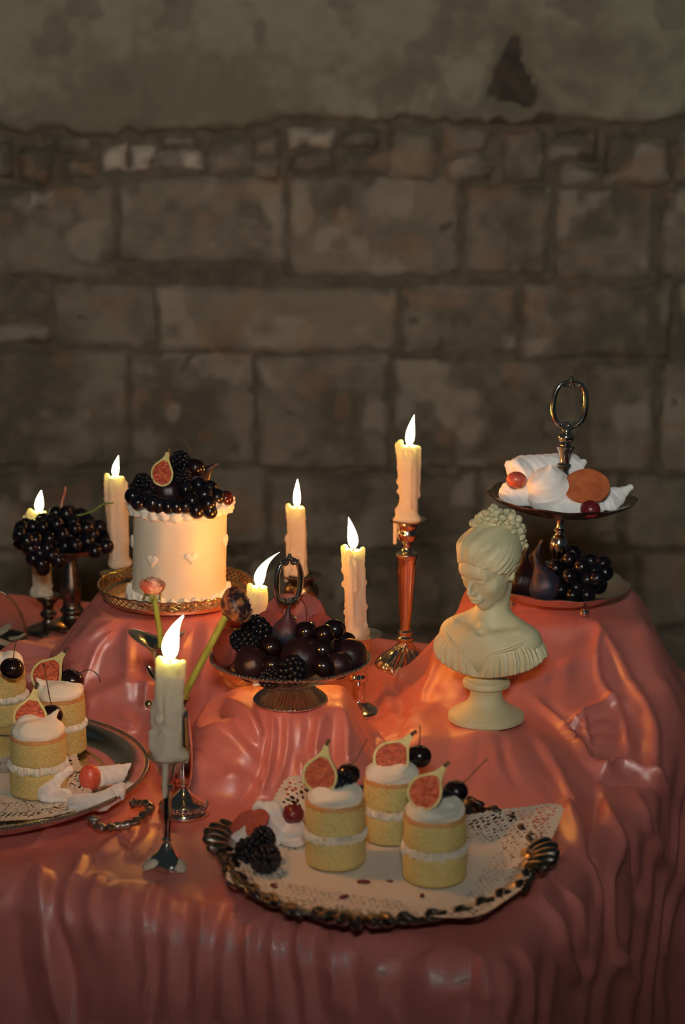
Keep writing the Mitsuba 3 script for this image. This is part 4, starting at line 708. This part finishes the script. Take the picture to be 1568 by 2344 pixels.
def ring_handle(k, c, w, h, R, m, knobs=True, tw=.0028):
    a = np.linspace(0, 2 * math.pi, 56, endpoint=False); p = np.stack([w * np.sign(np.cos(a)) * np.abs(np.cos(a))**.82, 0 * a, h * np.sign(np.sin(a)) * np.abs(np.sin(a))**.82], -1)
    part(k, 'ring', put(tube(p, tw * (1 + .18 * np.cos(2 * a)), 10, True), c, R), m, smooth=True)
    orn = []; orn2 = []
    for sg in (-1, 1):
        for zz, sc in ((h * .97, 1.), (-h * .97, 1.1)):
            s1 = put(scroll(.0042 * sc, 1.35, w=.0014), (0, 0, 0)); v = s1[0] * [sg, 1, -np.sign(zz)] + [sg * .0088 * sc, -.001, zz - np.sign(zz) * .0012]; (orn if zz > 0 else orn2).append((v, s1[1] if sg * -np.sign(zz) > 0 else s1[1][:, ::-1]))
        q = orn if sg > 0 else orn2; q.append(put(ico(2), (0, -.0005, h * 1.06 if sg > 0 else -h * .93), s=.0034)); q.append(put(ico(2), (0, -.0005, h * 1.17 if sg > 0 else -h * .84), s=.0025))
        orn.append(put((ico(2)[0] * [.6, .5, 1.2], ico(2)[1]), (sg * w * .55, -.001, h * .86), RY(sg * 60), .004)); orn2.append(put(ico(1), (sg * w * .6, -.001, -h * .82), s=.0028))
    part(k, 'scrollwork', put(join(*orn), c, R), m, smooth=True); part(k, 'scrollwork', put(join(*orn2), c, R), m, smooth=True)
ring_handle(k, (-0.0602,2.55,0.9778), .0150, .0255, RZ(28) @ RY(2), 'silver', tw=.0030)
gf = 'dark fruit piled in the fruit stand'
def disc(r, t, seed, wob=.05):
    v, f = lathe([(0, -t / 2), (r * .96, -t / 2), (r, -t * .15), (r, t * .15), (r * .96, t / 2), (0, t / 2 * .8)], 56, sm=3); q = v * 60; v = v * (1 + wob * nz(v * [1, 1, 0], 40, seed))[:, None]; v[:, 2] += .0022 * nz(v * [1, 1, 0], 55, seed + 1); return v, f
# macaron
k = thing('macaron', 'red brown macaron standing on edge at the left rim of the fruit stand', 'macaron'); A = frame((-.80, -.55, .18), (0, 0, 1)); c = (-0.1285,2.54,0.9038)
dome = [(0, .0015), (.0195, .0015), (.0225, .003), (.0218, .006), (.0165, .0095), (.008, .0113), (0, .0117)]
part(k, 'shell', put(lathe(dome, 48, sm=4), c, A), 'macaron', smooth=60); part(k, 'shell', put(lathe(dome, 48, sm=4), c, A @ RX(180)), 'macaron', smooth=60); part(k, 'filling', put(lathe([(0, -.0022), (.0198, -.0022), (.0206, 0), (.0198, .0022), (0, .0022)], 40), c, A), 'macaron_filling', smooth=True)
for (px_, r, ax, lab) in (((-0.1216,2.585,0.9084), .019, (-.3, -.6, .6), 'dried red fruit slice leaning behind the macaron'), ((-0.064,2.6,0.9254), .024, (-.15, -1, .15), 'large dried red fruit slice upright behind the ring handle, left one'),
                      ((-0.0445,2.6,0.9223), .026, (.25, -1, .2), 'large dried red fruit slice upright right of the ring handle post'), ((-0.0245,2.59,0.9116), .017, (.4, -.8, .4), 'small dried red fruit slice at the right behind the big dark grape'), ((-0.0824,2.575,0.9181), .020, (-.2, -.8, .6), 'dried red fruit slice with a bright rim leaning on the left behind the blue fig')):
    solo('fruit_slice', put(disc(r, .0045, int(r * 9000)), px_, frame(ax, (0, 0, 1))), 'dried_red', lab, 'fruit slice', 'dried slices in the fruit stand', smooth=60)
fig((-0.0633,2.545,0.9212), .0165, (.1, -.1, 1), 'bluish fig with a red streak upright in the middle of the fruit stand', m='blue')
fig((-0.1001,2.5,0.8967), .0205, (-.2, .5, .6), 'round purple fig at the front left of the fruit stand')
fig((-0.0456,2.51,0.9012), .0245, (.2, .6, .5), 'large dull purple fig in the middle front of the fruit stand')
blackberry((-0.0962,2.545,0.9197), .0180, 'large blackberry at the upper left of the fruit stand', ax=(-.5, 0, .8)); blackberry((-0.1089,2.52,0.917), .0145, 'blackberry right beside the macaron', ax=(-.8, 0, .3)); blackberry((-0.0566,2.478,0.896), .0165, 'blackberry at the front middle of the fruit stand', ax=(.3, -.4, .7))
blackberry((-0.0787,2.478,0.8875), .0120, 'blackberry low at the front between the round fig and the middle berry', ax=(1, 0, .2))
cherry((-0.041,2.53,0.9252), .0122 * 1.05, 'big black cherry high in the fruit stand, right of the bluish fig', tilt=(.1, .5, 1)); cherry((-0.0088,2.55,0.9218), .0128, 'dark cherry at the upper right of the fruit stand', tilt=(.3, .5, 1)); cherry((-0.0205,2.535,0.9206), .0120, 'dark cherry between the two high cherries at the right of the fruit stand', tilt=(-.3, .4, 1))
cherry((-0.0798,2.52,0.9099), .0135, 'shiny black cherry left of the large dull fig', tilt=(-.2, .5, 1)); cherry((-0.0223,2.515,0.9083), .0150, 'dark cherry right of the large dull fig', tilt=(.2, .5, 1)); cherry((-0.078,2.49,0.8988), .0115, 'small cherry at the front between the two purple figs', tilt=(.2, .3, 1))
cherry((-0.0212,2.495,0.8958), .0135, 'dark cherry low at the right front of the fruit stand', tilt=(.5, .3, 1))
fig((0.0078,2.53,0.8977), .0200, (-1, .3, .1), 'dark wrinkled fig lying at the right end of the fruit stand'); fig((-0.0039,2.505,0.8942), .0160, (.6, .6, .2), 'dark small fig below the wrinkled one at the right of the fruit stand')
cherry((0.003,2.56,0.905), .0122, 'dark cherry at the back right rim of the fruit stand', tilt=(.3, .5, 1))
fig((-0.0712,2.56,0.8937), .022, (.3, .3, .8), 'dark fig deep in the middle of the fruit stand')
solo('almond_sliver', put((ico(2)[0] * [1, .4, .3], ico(2)[1]), (-0.0913,2.492,0.8775), RY(-22), .0085), 'cream', 'pale sliver of wax lying on the left side of the ribbed foot', 'wax sliver', smooth=True)

# ---- two-tier stand at the right ----
QX, QY = .272, 2.85; qz = top(QX, QY, .07); TL = RY(2.6); Q = lambda p: np.array([QX - .006, QY, qz]) + TL @ np.asarray(p, float); QP = lambda m: put(m, (QX - .006, QY, qz), TL)
k = thing('tiered_stand', 'silver two-tier cake stand with an oval ring handle on top, at the right', 'cake stand')
def wavy(n, a): return lambda th, r, z: (r * (1 + a * np.cos(n * th) * np.clip((r - .05) / .03, 0, 1)), z + .0012 * np.cos(n * th) * np.clip((r - .06) / .03, 0, 1))
part(k, 'lower_plate', QP(lathe([(0, .010), (.055, .0105), (.068, .015), (.082, .0235), (.090, .027), (.0925, .029), (.091, .0300), (.082, .0262), (.066, .018), (.05, .0145), (0, .0142)], 96, wavy(12, .012), 3)), 'silver', smooth=50)
part(k, 'upper_plate', QP(lathe([(0, .118), (.03, .1185), (.06, .123), (.078, .131), (.0895, .1365), (.0925, .1390), (.0905, .1397), (.079, .1347), (.058, .127), (.03, .123), (0, .1225)], 96, wavy(10, .02), 3)), 'dark_silver', smooth=50)
for a in (-62, -150, 28, 118): part(k, 'ball_foot', BALL['silver'], '', to_world=mat(Q((.066 * math.cos(math.radians(a)), .066 * math.sin(math.radians(a)), .0062)), None, .0062))
st = [(.0075, .014), (.0085, .02), (.006, .026), (.009, .034), (.0075, .042), (.0055, .048), (.0088, .054), (.0058, .058), (.0105, .070), (.0114, .077), (.009, .086), (.005, .092), (.0078, .095), (.0052, .099), (.0048, .108), (.008, .113), (.010, .119)]
part(k, 'lower_stem', QP(lathe(st, 32, sm=4)), 'silver', smooth=True)
st = [(a, .122 + (b - .122) * .77) for a, b in [(.009, .122), (.006, .127), (.0075, .133), (.0055, .139), (.007, .147), (.0115, .157), (.0120, .164), (.0095, .172), (.0058, .176), (.0092, .1785), (.0058, .182), (.0062, .190), (.0088, .1955), (.0062, .199), (.0075, .212), (.0112, .224), (.0118, .2265), (.006, .230), (.0085, .234), (.0105, .241), (.0095, .246), (.0055, .250), (.007, .254), (.0045, .258), (0, .26)]]
part(k, 'upper_stem', QP(lathe(st, 32, sm=4)), 'silver', smooth=True)
ring_handle(k, tuple(Q((.0015, 0, .2545))), .0205, .0285, TL @ RZ(8), 'silver', tw=.0031)
# upper plate: meringues, candied fruit
meringue(*curls([((-.022, 0, .010), (.020, .004, .012), .014, .015), ((-.03, -.004, .008), (-.036, -.006, .016), .006, .004), ((.028, 0, .012), (.034, -.002, .020), .006, .003), ((-.02, -.012, .010), (-.030, -.012, .018), .007, .005)], 3), Q((-.018, .036, .148)), RY(2) * 1.35, 'flat-topped meringue at the back of the upper plate, behind the stem')
meringue(*swirl(.0285, .062, 4, 1.2), Q((-.017, -.022, .1305)), RX(22) @ RY(-4), 'tall round meringue with a peak at the front of the upper plate')
meringue(*curls([((-.012, 0, .012), (.012, 0, .011), .0155, .0145)], 6, amp=.001), Q((-.049, -.010, .1285)), RZ(-8) * 1.08, 'smooth oval meringue at the left of the upper plate, under the red candied fruit')
meringue(*curls([((-.018, 0, .006), (.010, -.004, .010), .012, .014), ((.010, -.004, .010), (.026, 0, .007), .013, .008), ((-.01, .006, .010), (.004, .004, .020), .010, .006)], 8, amp=.004), Q((.012, -.042, .1275)), RZ(4) * 1.1, 'low spreading meringue at the front edge of the upper plate')
meringue(*curls([((-.020, .0, .008), (.026, .004, .010), .013, .012), ((.026, .004, .010), (.044, .006, .022), .010, .0035), ((.0, -.008, .008), (.022, -.012, .006), .012, .010)], 9, amp=.003), Q((.036, -.008, .1290)), RZ(-6) * 1.08, 'meringue with a flicked tip at the right of the upper plate, under the big slice')
solo('candied_fruit', put((ico(3)[0] * (1 + .10 * nz(ico(3)[0], 3, 2))[:, None] * [1.05, .9, .82], ico(3)[1]), (0.212,2.806,1.037), s=.0118), 'candied', 'red candied fruit on the smooth oval meringue', 'candied fruit', smooth=True)
cherry((0.3001,2.775,1.007), .0118, 'dark red cherry at the front rim of the upper plate', tilt=(.2, -.1, 1), m='dark_red')
solo('fruit_slice', put((lambda m: (m[0] * [1, .84, 1], m[1]))(disc(.0285, .006, 77, .06)), (0.2979,2.805,1.028), frame((-.10, -.72, .62), (0, 0, 1))), 'persimmon', 'large dried orange slice leaning on a meringue on the upper plate', 'fruit slice', smooth=60)
# lower plate: figs and grapes
fig(Q((-.045, -.020, .034)), .0215, (.15, .2, 1), 'purple fig at the left of the lower plate beside the bust'); fig(Q((-.018, -.032, .032)), .0215, (-.3, .3, .9), 'bluish purple fig at the front of the lower plate', m='blue'); fig(Q((-.03, .018, .036)), .0215, (.3, .1, 1), 'tall purple fig with an upright stalk beside the stem of the stand')
cherry(Q((-.068, .012, .033)), .0125, 'dark cherry at the left end of the lower plate behind the bust', tilt=(0, 0, 1)); 
r = np.random.default_rng(8)
def heap2(rg):
    p = np.array([rg.uniform(-1, 1), rg.uniform(-1, 1), 0]); q = math.hypot(*p[:2])
    if q > 1: return None
    p = np.array([.020 + .036 * p[0], -.018 + .034 * p[1], .0235 + rg.uniform(.05, 1) * .040 * (1 - q * q)**.6]); return Q(p)
P = pile(46, heap2, .0098, r); P = P + [np.array(q) for q in ((0.2888,2.86,0.9305), (0.3252,2.85,0.9184), (0.3136,2.81,0.9106), (0.2788,2.85,0.9207), (0.2952,2.85,0.9207), (0.3109,2.86,0.9198), (0.3271,2.84,0.9109))]
bunch(P, .0102, 'bunch of black grapes on the lower plate of the tiered stand', r)

# ---- front tray ----
AX, AY = .0377, 2.256; az = .7575
k = thing('scalloped_tray', 'round dark silver tray with a scalloped scroll rim at the front under a doily', 'tray')
def scal(th, r, z): g = np.clip((r - .135) / .02, 0, 1); return r * (1 + g * (.016 * np.cos(12 * th + .4) + .008 * np.cos(24 * th + 1))), z + .0022 * g * np.cos(12 * th + .4) + .0012 * g * np.cos(36 * th)
OV = np.array([1, 1.13, 1]); part(k, 'plate', put(knop([(0, 0), (.130, 0), (.141, .004), (.150, .0105), (.159, .0145), (.1635, .0165), (.1625, .0185), (.157, .0178), (.148, .0145), (.139, .0085), (.128, .0045), (0, .004)], 0, 0, 0, n=220, sm=3, fl=scal), (AX, AY, az), None, OV), 'dark_silver', smooth=60)
orn = []; r = np.random.default_rng(2)
for j in range(36):
    t = j * 2 * math.pi / 36; rr = .161 * (1 + .016 * math.cos(12 * t + .4) + .008 * math.cos(24 * t + 1)); big = j % 9 in (0, 1)
    c = (rr * math.cos(t), rr * math.sin(t), .0175); R = RZ(math.degrees(t) + 90)
    orn.append(put((ico(2)[0] * [1.5, .8, .8], ico(2)[1]), c, R @ RY(25 * (-1)**j), .0056)); orn.append(put(scroll(.0075, 1.5, .002, 22, .0026), (c[0], c[1], c[2] + .001), R @ RX(-62)))
for t0 in (-8, 82, 172, 262):
    for d in (-9, -4.5, 0, 4.5, 9):
        t = math.radians(t0 + d); rr = .168 - .0006 * d * d * .12; orn.append(put((ico(2)[0] * [.62, 1.5, .7], ico(2)[1]), (rr * math.cos(t), rr * math.sin(t), .019 + .003 * math.cos(math.radians(d * 9))), RZ(math.degrees(t) - 90 + d * 3) @ RX(18), .0105))
    t = math.radians(t0); orn.append(put(ico(2), (.176 * math.cos(t), .176 * math.sin(t), .022), s=.0065))
part(k, 'scroll_rim', put(join(*orn), (AX, AY, az), None, OV), 'dark_silver', smooth=True)
# doily: paper lace, a little rectangular mat with lifted corners
def doily(L, Wd, seed, holes=True):
    r = np.random.default_rng(seed); rad = .05; base = LineString([(-L / 2, -Wd / 2), (L / 2, -Wd / 2), (L / 2, Wd / 2), (-L / 2, Wd / 2), (-L / 2, -Wd / 2)])
    core = Polygon([(-L * .40, -Wd * .44), (L * .44, -Wd / 2), (L / 2, -Wd * .2), (L / 2, Wd / 2), (-L / 2, Wd / 2), (-L / 2, -Wd * .12)]).buffer(-.02).buffer(.02); n = int(core.exterior.length / .0075)
    sc = [core.exterior.interpolate(i / n, normalized=True).buffer(.0046, 6) for i in range(n)]; shp = unary_union([core] + sc); cut = []
    if holes:
        inner = core.buffer(-.052)
        for x in np.arange(-L / 2, L / 2, .0066):
            for row, y in enumerate(np.arange(-Wd / 2, Wd / 2, .0058)):
                X = x + (.0033 if row % 2 else 0) + r.normal(0, .0007); Yy = y + r.normal(0, .0007); p = Point(X, Yy)
                if not core.contains(p) or inner.contains(p): continue
                band = core.exterior.distance(p)
                if band < .0035 or (.024 < band < .0285): continue
                s = r.uniform(.0010, .0021) * (1.15 if band < .024 else .85)
                cut.append(affinity.rotate(affinity.scale(p.buffer(1, 3), s * r.uniform(1, 1.5), s * r.uniform(.6, 1)), r.uniform(0, 180)))
        shp = shp.difference(unary_union(cut))
    v, f = trimesh.creation.triangulate_polygon(shp.simplify(.0001), engine='earcut')
    grid = []                                             # split along strips so that the paper can bend
    from shapely import box as bx
    for x in np.arange(-L / 2 - .01, L / 2 + .01, .010):
        for y in np.arange(-Wd / 2 - .01, Wd / 2 + .01, .010):
            g = shp.intersection(bx(x, y, x + .01, y + .01))
            for q in getattr(g, 'geoms', [g]):
                if q.geom_type == 'Polygon' and q.area > 1e-9:
                    a, b = trimesh.creation.triangulate_polygon(q, engine='earcut'); grid.append((np.column_stack([a, np.zeros(len(a))]), b))
    return join(*grid)
def lay(m, pos, deg, lift, base=0.):
    """curl the paper up at its corners"""
    v = m[0].copy(); z = np.full(len(v), base)
    for cx, cy, rr, h in lift: d = np.hypot(v[:, 0] - cx, v[:, 1] - cy); z += h * np.clip(1 - d / rr, 0, 1)**1.7
    v[:, 2] = z + .0008 * nz(v, 40, 3); v2 = v @ RZ(deg).T; return v2 + pos, m[1]
DL = doily(.302, .290, 7)
def rim_lift(m, R=.150, c=(0, 0), slope=.45):
    v = m[0].copy(); rr = np.hypot(v[:, 0] - AX, (v[:, 1] - AY) / 1.13); v[:, 2] += np.maximum(rr - .130, 0) * .50 - np.maximum(rr - .158, 0) * .3; return v, m[1]
solo('paper_doily', rim_lift(lay(DL, (AX + .006, AY - .010, az + .0048), -18, [(.145, .138, .10, .009), (-.145, .138, .09, .014)])), 'paper', 'white paper lace doily with a lifted corner on the front tray', 'doily', smooth=False)
az2 = az + .0062
C1, C2, C3 = (-0.0071,2.251,0.764), (0.0918,2.21,0.764), (0.0516,2.32,0.764)
mini_cake(C1[0], C1[1], az2, .0307, 'layer cake at the left of the three on the front tray', 1, 150); mini_cake(C2[0], C2[1], az2, .0316, 'layer cake at the right front of the three on the front tray', 2, 10); mini_cake(C3[0], C3[1], az2, .0300, 'layer cake at the back of the three on the front tray, half hidden', 3, 40)
half_fig((-0.0224,2.242,0.8606), .0190, (.22, .1, 1), (-.25, -1, .32), 'half fig on the left layer cake of the front tray')
half_fig((0.051,2.31,0.8537), .0195, (.66, .1, .8), (-.15, -1, .30), 'half fig with its stalk pointing right, on the back layer cake of the front tray')
half_fig((0.0818,2.196,0.8595), .0190, (.66, .2, .85), (-.62, -1, .25), 'half fig turned to the left on the right front layer cake of the front tray')
def drop(p, r, l, sl, tilt=(.1, .1, 1)): return cherry(p, r, l, None, sl, tilt)
blackberry((-0.0004,2.25,0.8498), .0115, 'blackberry tucked beside the fig on the left layer cake of the front tray', ax=(1, 0, .2)); drop((0.0066,2.262,0.8538), .0118, 'dark cherry with a slanting stalk on the left layer cake of the front tray', [(.006, 0, .014), (.012, 0, .025), (.018, 0, .037)])
drop((0.0803,2.335,0.8473), .0128, 'round black cherry with an upright stalk on the back layer cake of the front tray', [(.0, 0, .014), (.0005, 0, .024), (.0, 0, .033)])
blackberry((0.1004,2.215,0.8442), .0120, 'blackberry beside the fig on the right front layer cake of the front tray', ax=(.6, 0, .6)); drop((0.1132,2.222,0.8499), .0122, 'dark cherry with a long slanting stalk on the right front layer cake', [(.010, 0, .012), (.018, 0, .021), (.030, 0, .034)])
# left of the front tray: meringues, dried fruit, berries
meringue(*curls([((.004, 0, .006), (.012, .002, .020), .0150, .0135), ((.012, .002, .020), (.008, .002, .034), .0135, .0095), ((.008, .002, .034), (-.006, .0, .041), .0090, .0040), ((-.006, .0, .041), (-.012, -.003, .037), .0040, .0018)], 13, amp=.0006), (-0.0808,2.302,0.7645), RZ(0), 'curved meringue at the left of the front tray behind the three blackberries')
meringue(*swirl(.0165, .030, 14, 1.4), (-0.0507,2.299,0.764), RZ(10), 'low white meringue under the dark red fruit on the front tray')
meringue(*swirl(.0150, .022, 15, 1.0), (-0.103,2.29,0.7635), RZ(5), 'small meringue at the left rim of the front tray under the dried red slice')
solo('fruit_slice', put((lambda m: (m[0] * [1, .62, 1], m[1]))(disc(.0215, .0045, 81)), (-0.0956,2.292,0.7897), frame((-.25, -.75, .62), (.45, 0, .9)) @ RZ(62)), 'dried_red', 'dried red slice leaning on the curved meringue of the front tray', 'fruit slice', smooth=60)
solo('candied_fruit', put((ico(3)[0] * (1 + .2 * nz(ico(3)[0], 5, 4))[:, None] * [1, .9, .92], ico(3)[1]), (-0.0511,2.3,0.7962), s=.0112), 'dark_red', 'dark red berry on the low meringue beside the left layer cake', 'candied fruit', smooth=True)
blackberry((-0.0937,2.252,0.775), .0138, 'left one of three blackberries on the front tray', ax=(-.8, -.2, .3)); blackberry((-0.0814,2.256,0.784), .0135, 'topmost of three blackberries on the front tray', ax=(.1, .2, 1)); blackberry((-0.0775,2.23,0.775), .0155, 'frontmost and largest of three blackberries on the front tray', ax=(.3, -.6, .5))
for j, (p, s, l) in enumerate((((0.0209,2.198,0.764), .0042, 'dark dried petal on the doily in front of the left layer cake'), ((0.0013,2.16,0.764), .0036, 'dark crumb near the front edge of the doily'), ((0.078,2.163,0.764), .0030, 'dark crumb before the right front layer cake'), ((-0.068,2.187,0.764), .0034, 'reddish crumb at the left front of the doily'), ((0.0474,2.199,0.764), .0022, 'tiny reddish crumb between the two front layer cakes'))):
    solo('fruit_crumb', put((ico(2)[0] * (1 + .5 * nz(ico(2)[0], 3, j))[:, None] * [1.6, .8, .4], ico(2)[1]), p, RZ(40 * j), s), 'dark_red', l, 'crumb', smooth=True)

# ---- left tray ----
LX, LY, lz = -.419, 2.495, .757
k = thing('silver_tray', 'large round polished silver tray with beaded rim, cut by the left picture edge', 'tray')
part(k, 'plate', knop([(a * 1.04, b) for a, b in ((0, 0), (.150, 0), (.166, .003), (.180, .012), (.190, .017), (.1945, .019), (.1935, .021), (.188, .0205), (.178, .0165), (.170, .0105), (.160, .0065), (.150, .0065), (.147, .0045), (0, .0042))], LX, LY, lz, n=140, sm=3), 'silver', smooth=50)
for j in range(150): t = math.radians(-88 + j * 1.1733); part(k, 'rim_bead', BALL['silver'], '', to_world=mat((LX + .2008 * math.cos(t), LY + .2008 * math.sin(t), lz + .0208), None, (.0030, .0030, .0026)))
hp = np.array([(-0.2645,2.353,0.774), (-0.2622,2.347,0.768), (-0.2546,2.344,0.764), (-0.2416,2.353,0.762), (-0.2244,2.357,0.764), (-0.2116,2.372,0.768), (-0.2056,2.385,0.771), (-0.2146,2.398,0.772), (-0.2276,2.395,0.771), (-0.223,2.398,0.773)]); hp = spl(hp, 6)
orn = [tube(hp, .0036 * (1 + .45 * np.sin(np.arange(len(hp)) * .9)**2), 10)]
for n_, q in enumerate(hp[3:-3:7]): orn.append(put((ico(2)[0] * [1.9, .8, .6], ico(2)[1]), q + [0, 0, .0015], RZ(55 * n_), .0046))
part(k, 'scroll_handle', join(*orn), 'old_silver', smooth=True)
solo('paper_doily', lay(doily(.26, .20, 11), (LX + .004, LY - .040, lz + .0068), 14, [(.13, .0, .07, .014), (.13, -.10, .07, .012), (.13, .10, .06, .008)], .0), 'paper', 'paper doily under the cakes on the big polished tray at the left', 'doily', smooth=False)
l2 = lz + .0078
E1, E2, E3 = (-0.3336,2.452,0.765), (-0.3267,2.591,0.765), (-0.4086,2.696,0.765)
mini_cake(E1[0], E1[1], l2, .0310, 'frontmost layer cake on the left tray', 4, 30); mini_cake(E2[0], E2[1], l2, .0305, 'layer cake at the right back on the left tray', 5, 200); mini_cake(E3[0], E3[1], l2, .0300, 'layer cake at the far left of the left tray, cut by the picture edge', 6, 300)
half_fig((-0.3419,2.462,0.8485), .0195, (.20, .1, 1), (.05, -1, .35), 'half fig on the frontmost layer cake of the left tray')
half_fig((-0.3401,2.598,0.8533), .0200, (.62, .15, .8), (-.45, -1, .3), 'half fig turned sideways on the right back layer cake of the left tray')
drop((-0.3201,2.475,0.8461), .0120, 'dark cherry with a long upright stalk on the frontmost layer cake of the left tray', [(-.002, 0, .02), (-.004, 0, .035), (-.0075, 0, .058)]); drop((-0.3119,2.6,0.8458), .0140, 'dark cherry with an arching stalk on the right back layer cake of the left tray', [(.010, 0, .010), (.020, 0, .013), (.028, 0, .009), (.0325, 0, -.001)], (.5, 0, .8))
drop((-0.3855,2.635,0.8496), .0135, 'dark cherry at the picture edge on the far left layer cake', [(.002, 0, .014), (.004, 0, .026), (.006, 0, .034)])
blackberry((-0.3186,2.59,0.8348), .0100, 'blackberry behind the sideways half fig on the left tray', ax=(1, 0, .2))
meringue(*curls([((-.016, -.006, .008), (-.004, .008, .022), .010, .009), ((-.004, .008, .022), (.010, .016, .026), .008, .005), ((-.012, -.008, .006), (.004, -.010, .006), .009, .008)], 21, amp=.002), (-0.3071,2.431,0.7655), RZ(8), 'upright curled meringue leaning on the frontmost cake of the left tray')
meringue(*curls([((-.022, -.004, .008), (.004, -.008, .009), .010, .010), ((.004, -.008, .009), (.022, .002, .014), .010, .009), ((.022, .002, .014), (.028, .006, .020), .008, .004)], 22, amp=.002), (-0.265,2.402,0.7655), RZ(12), 'long rolled meringue at the front of the left tray before the pink jelly')
meringue(*curls([((-.016, 0, .008), (.012, .0, .012), .012, .010), ((.012, 0, .012), (.026, .002, .022), .009, .002)], 23, amp=.002), (-0.2612,2.474,0.7655), RZ(5), 'meringue with a hooked tip behind the pink jelly on the left tray')
solo('candied_fruit', put((ico(3)[0] * [.86, .8, 1.08], ico(3)[1]), (-0.2785,2.462,0.7776), s=.0142), 'candied', 'big egg-shaped pink red jelly on the meringues of the left tray', 'candied fruit', smooth=True)
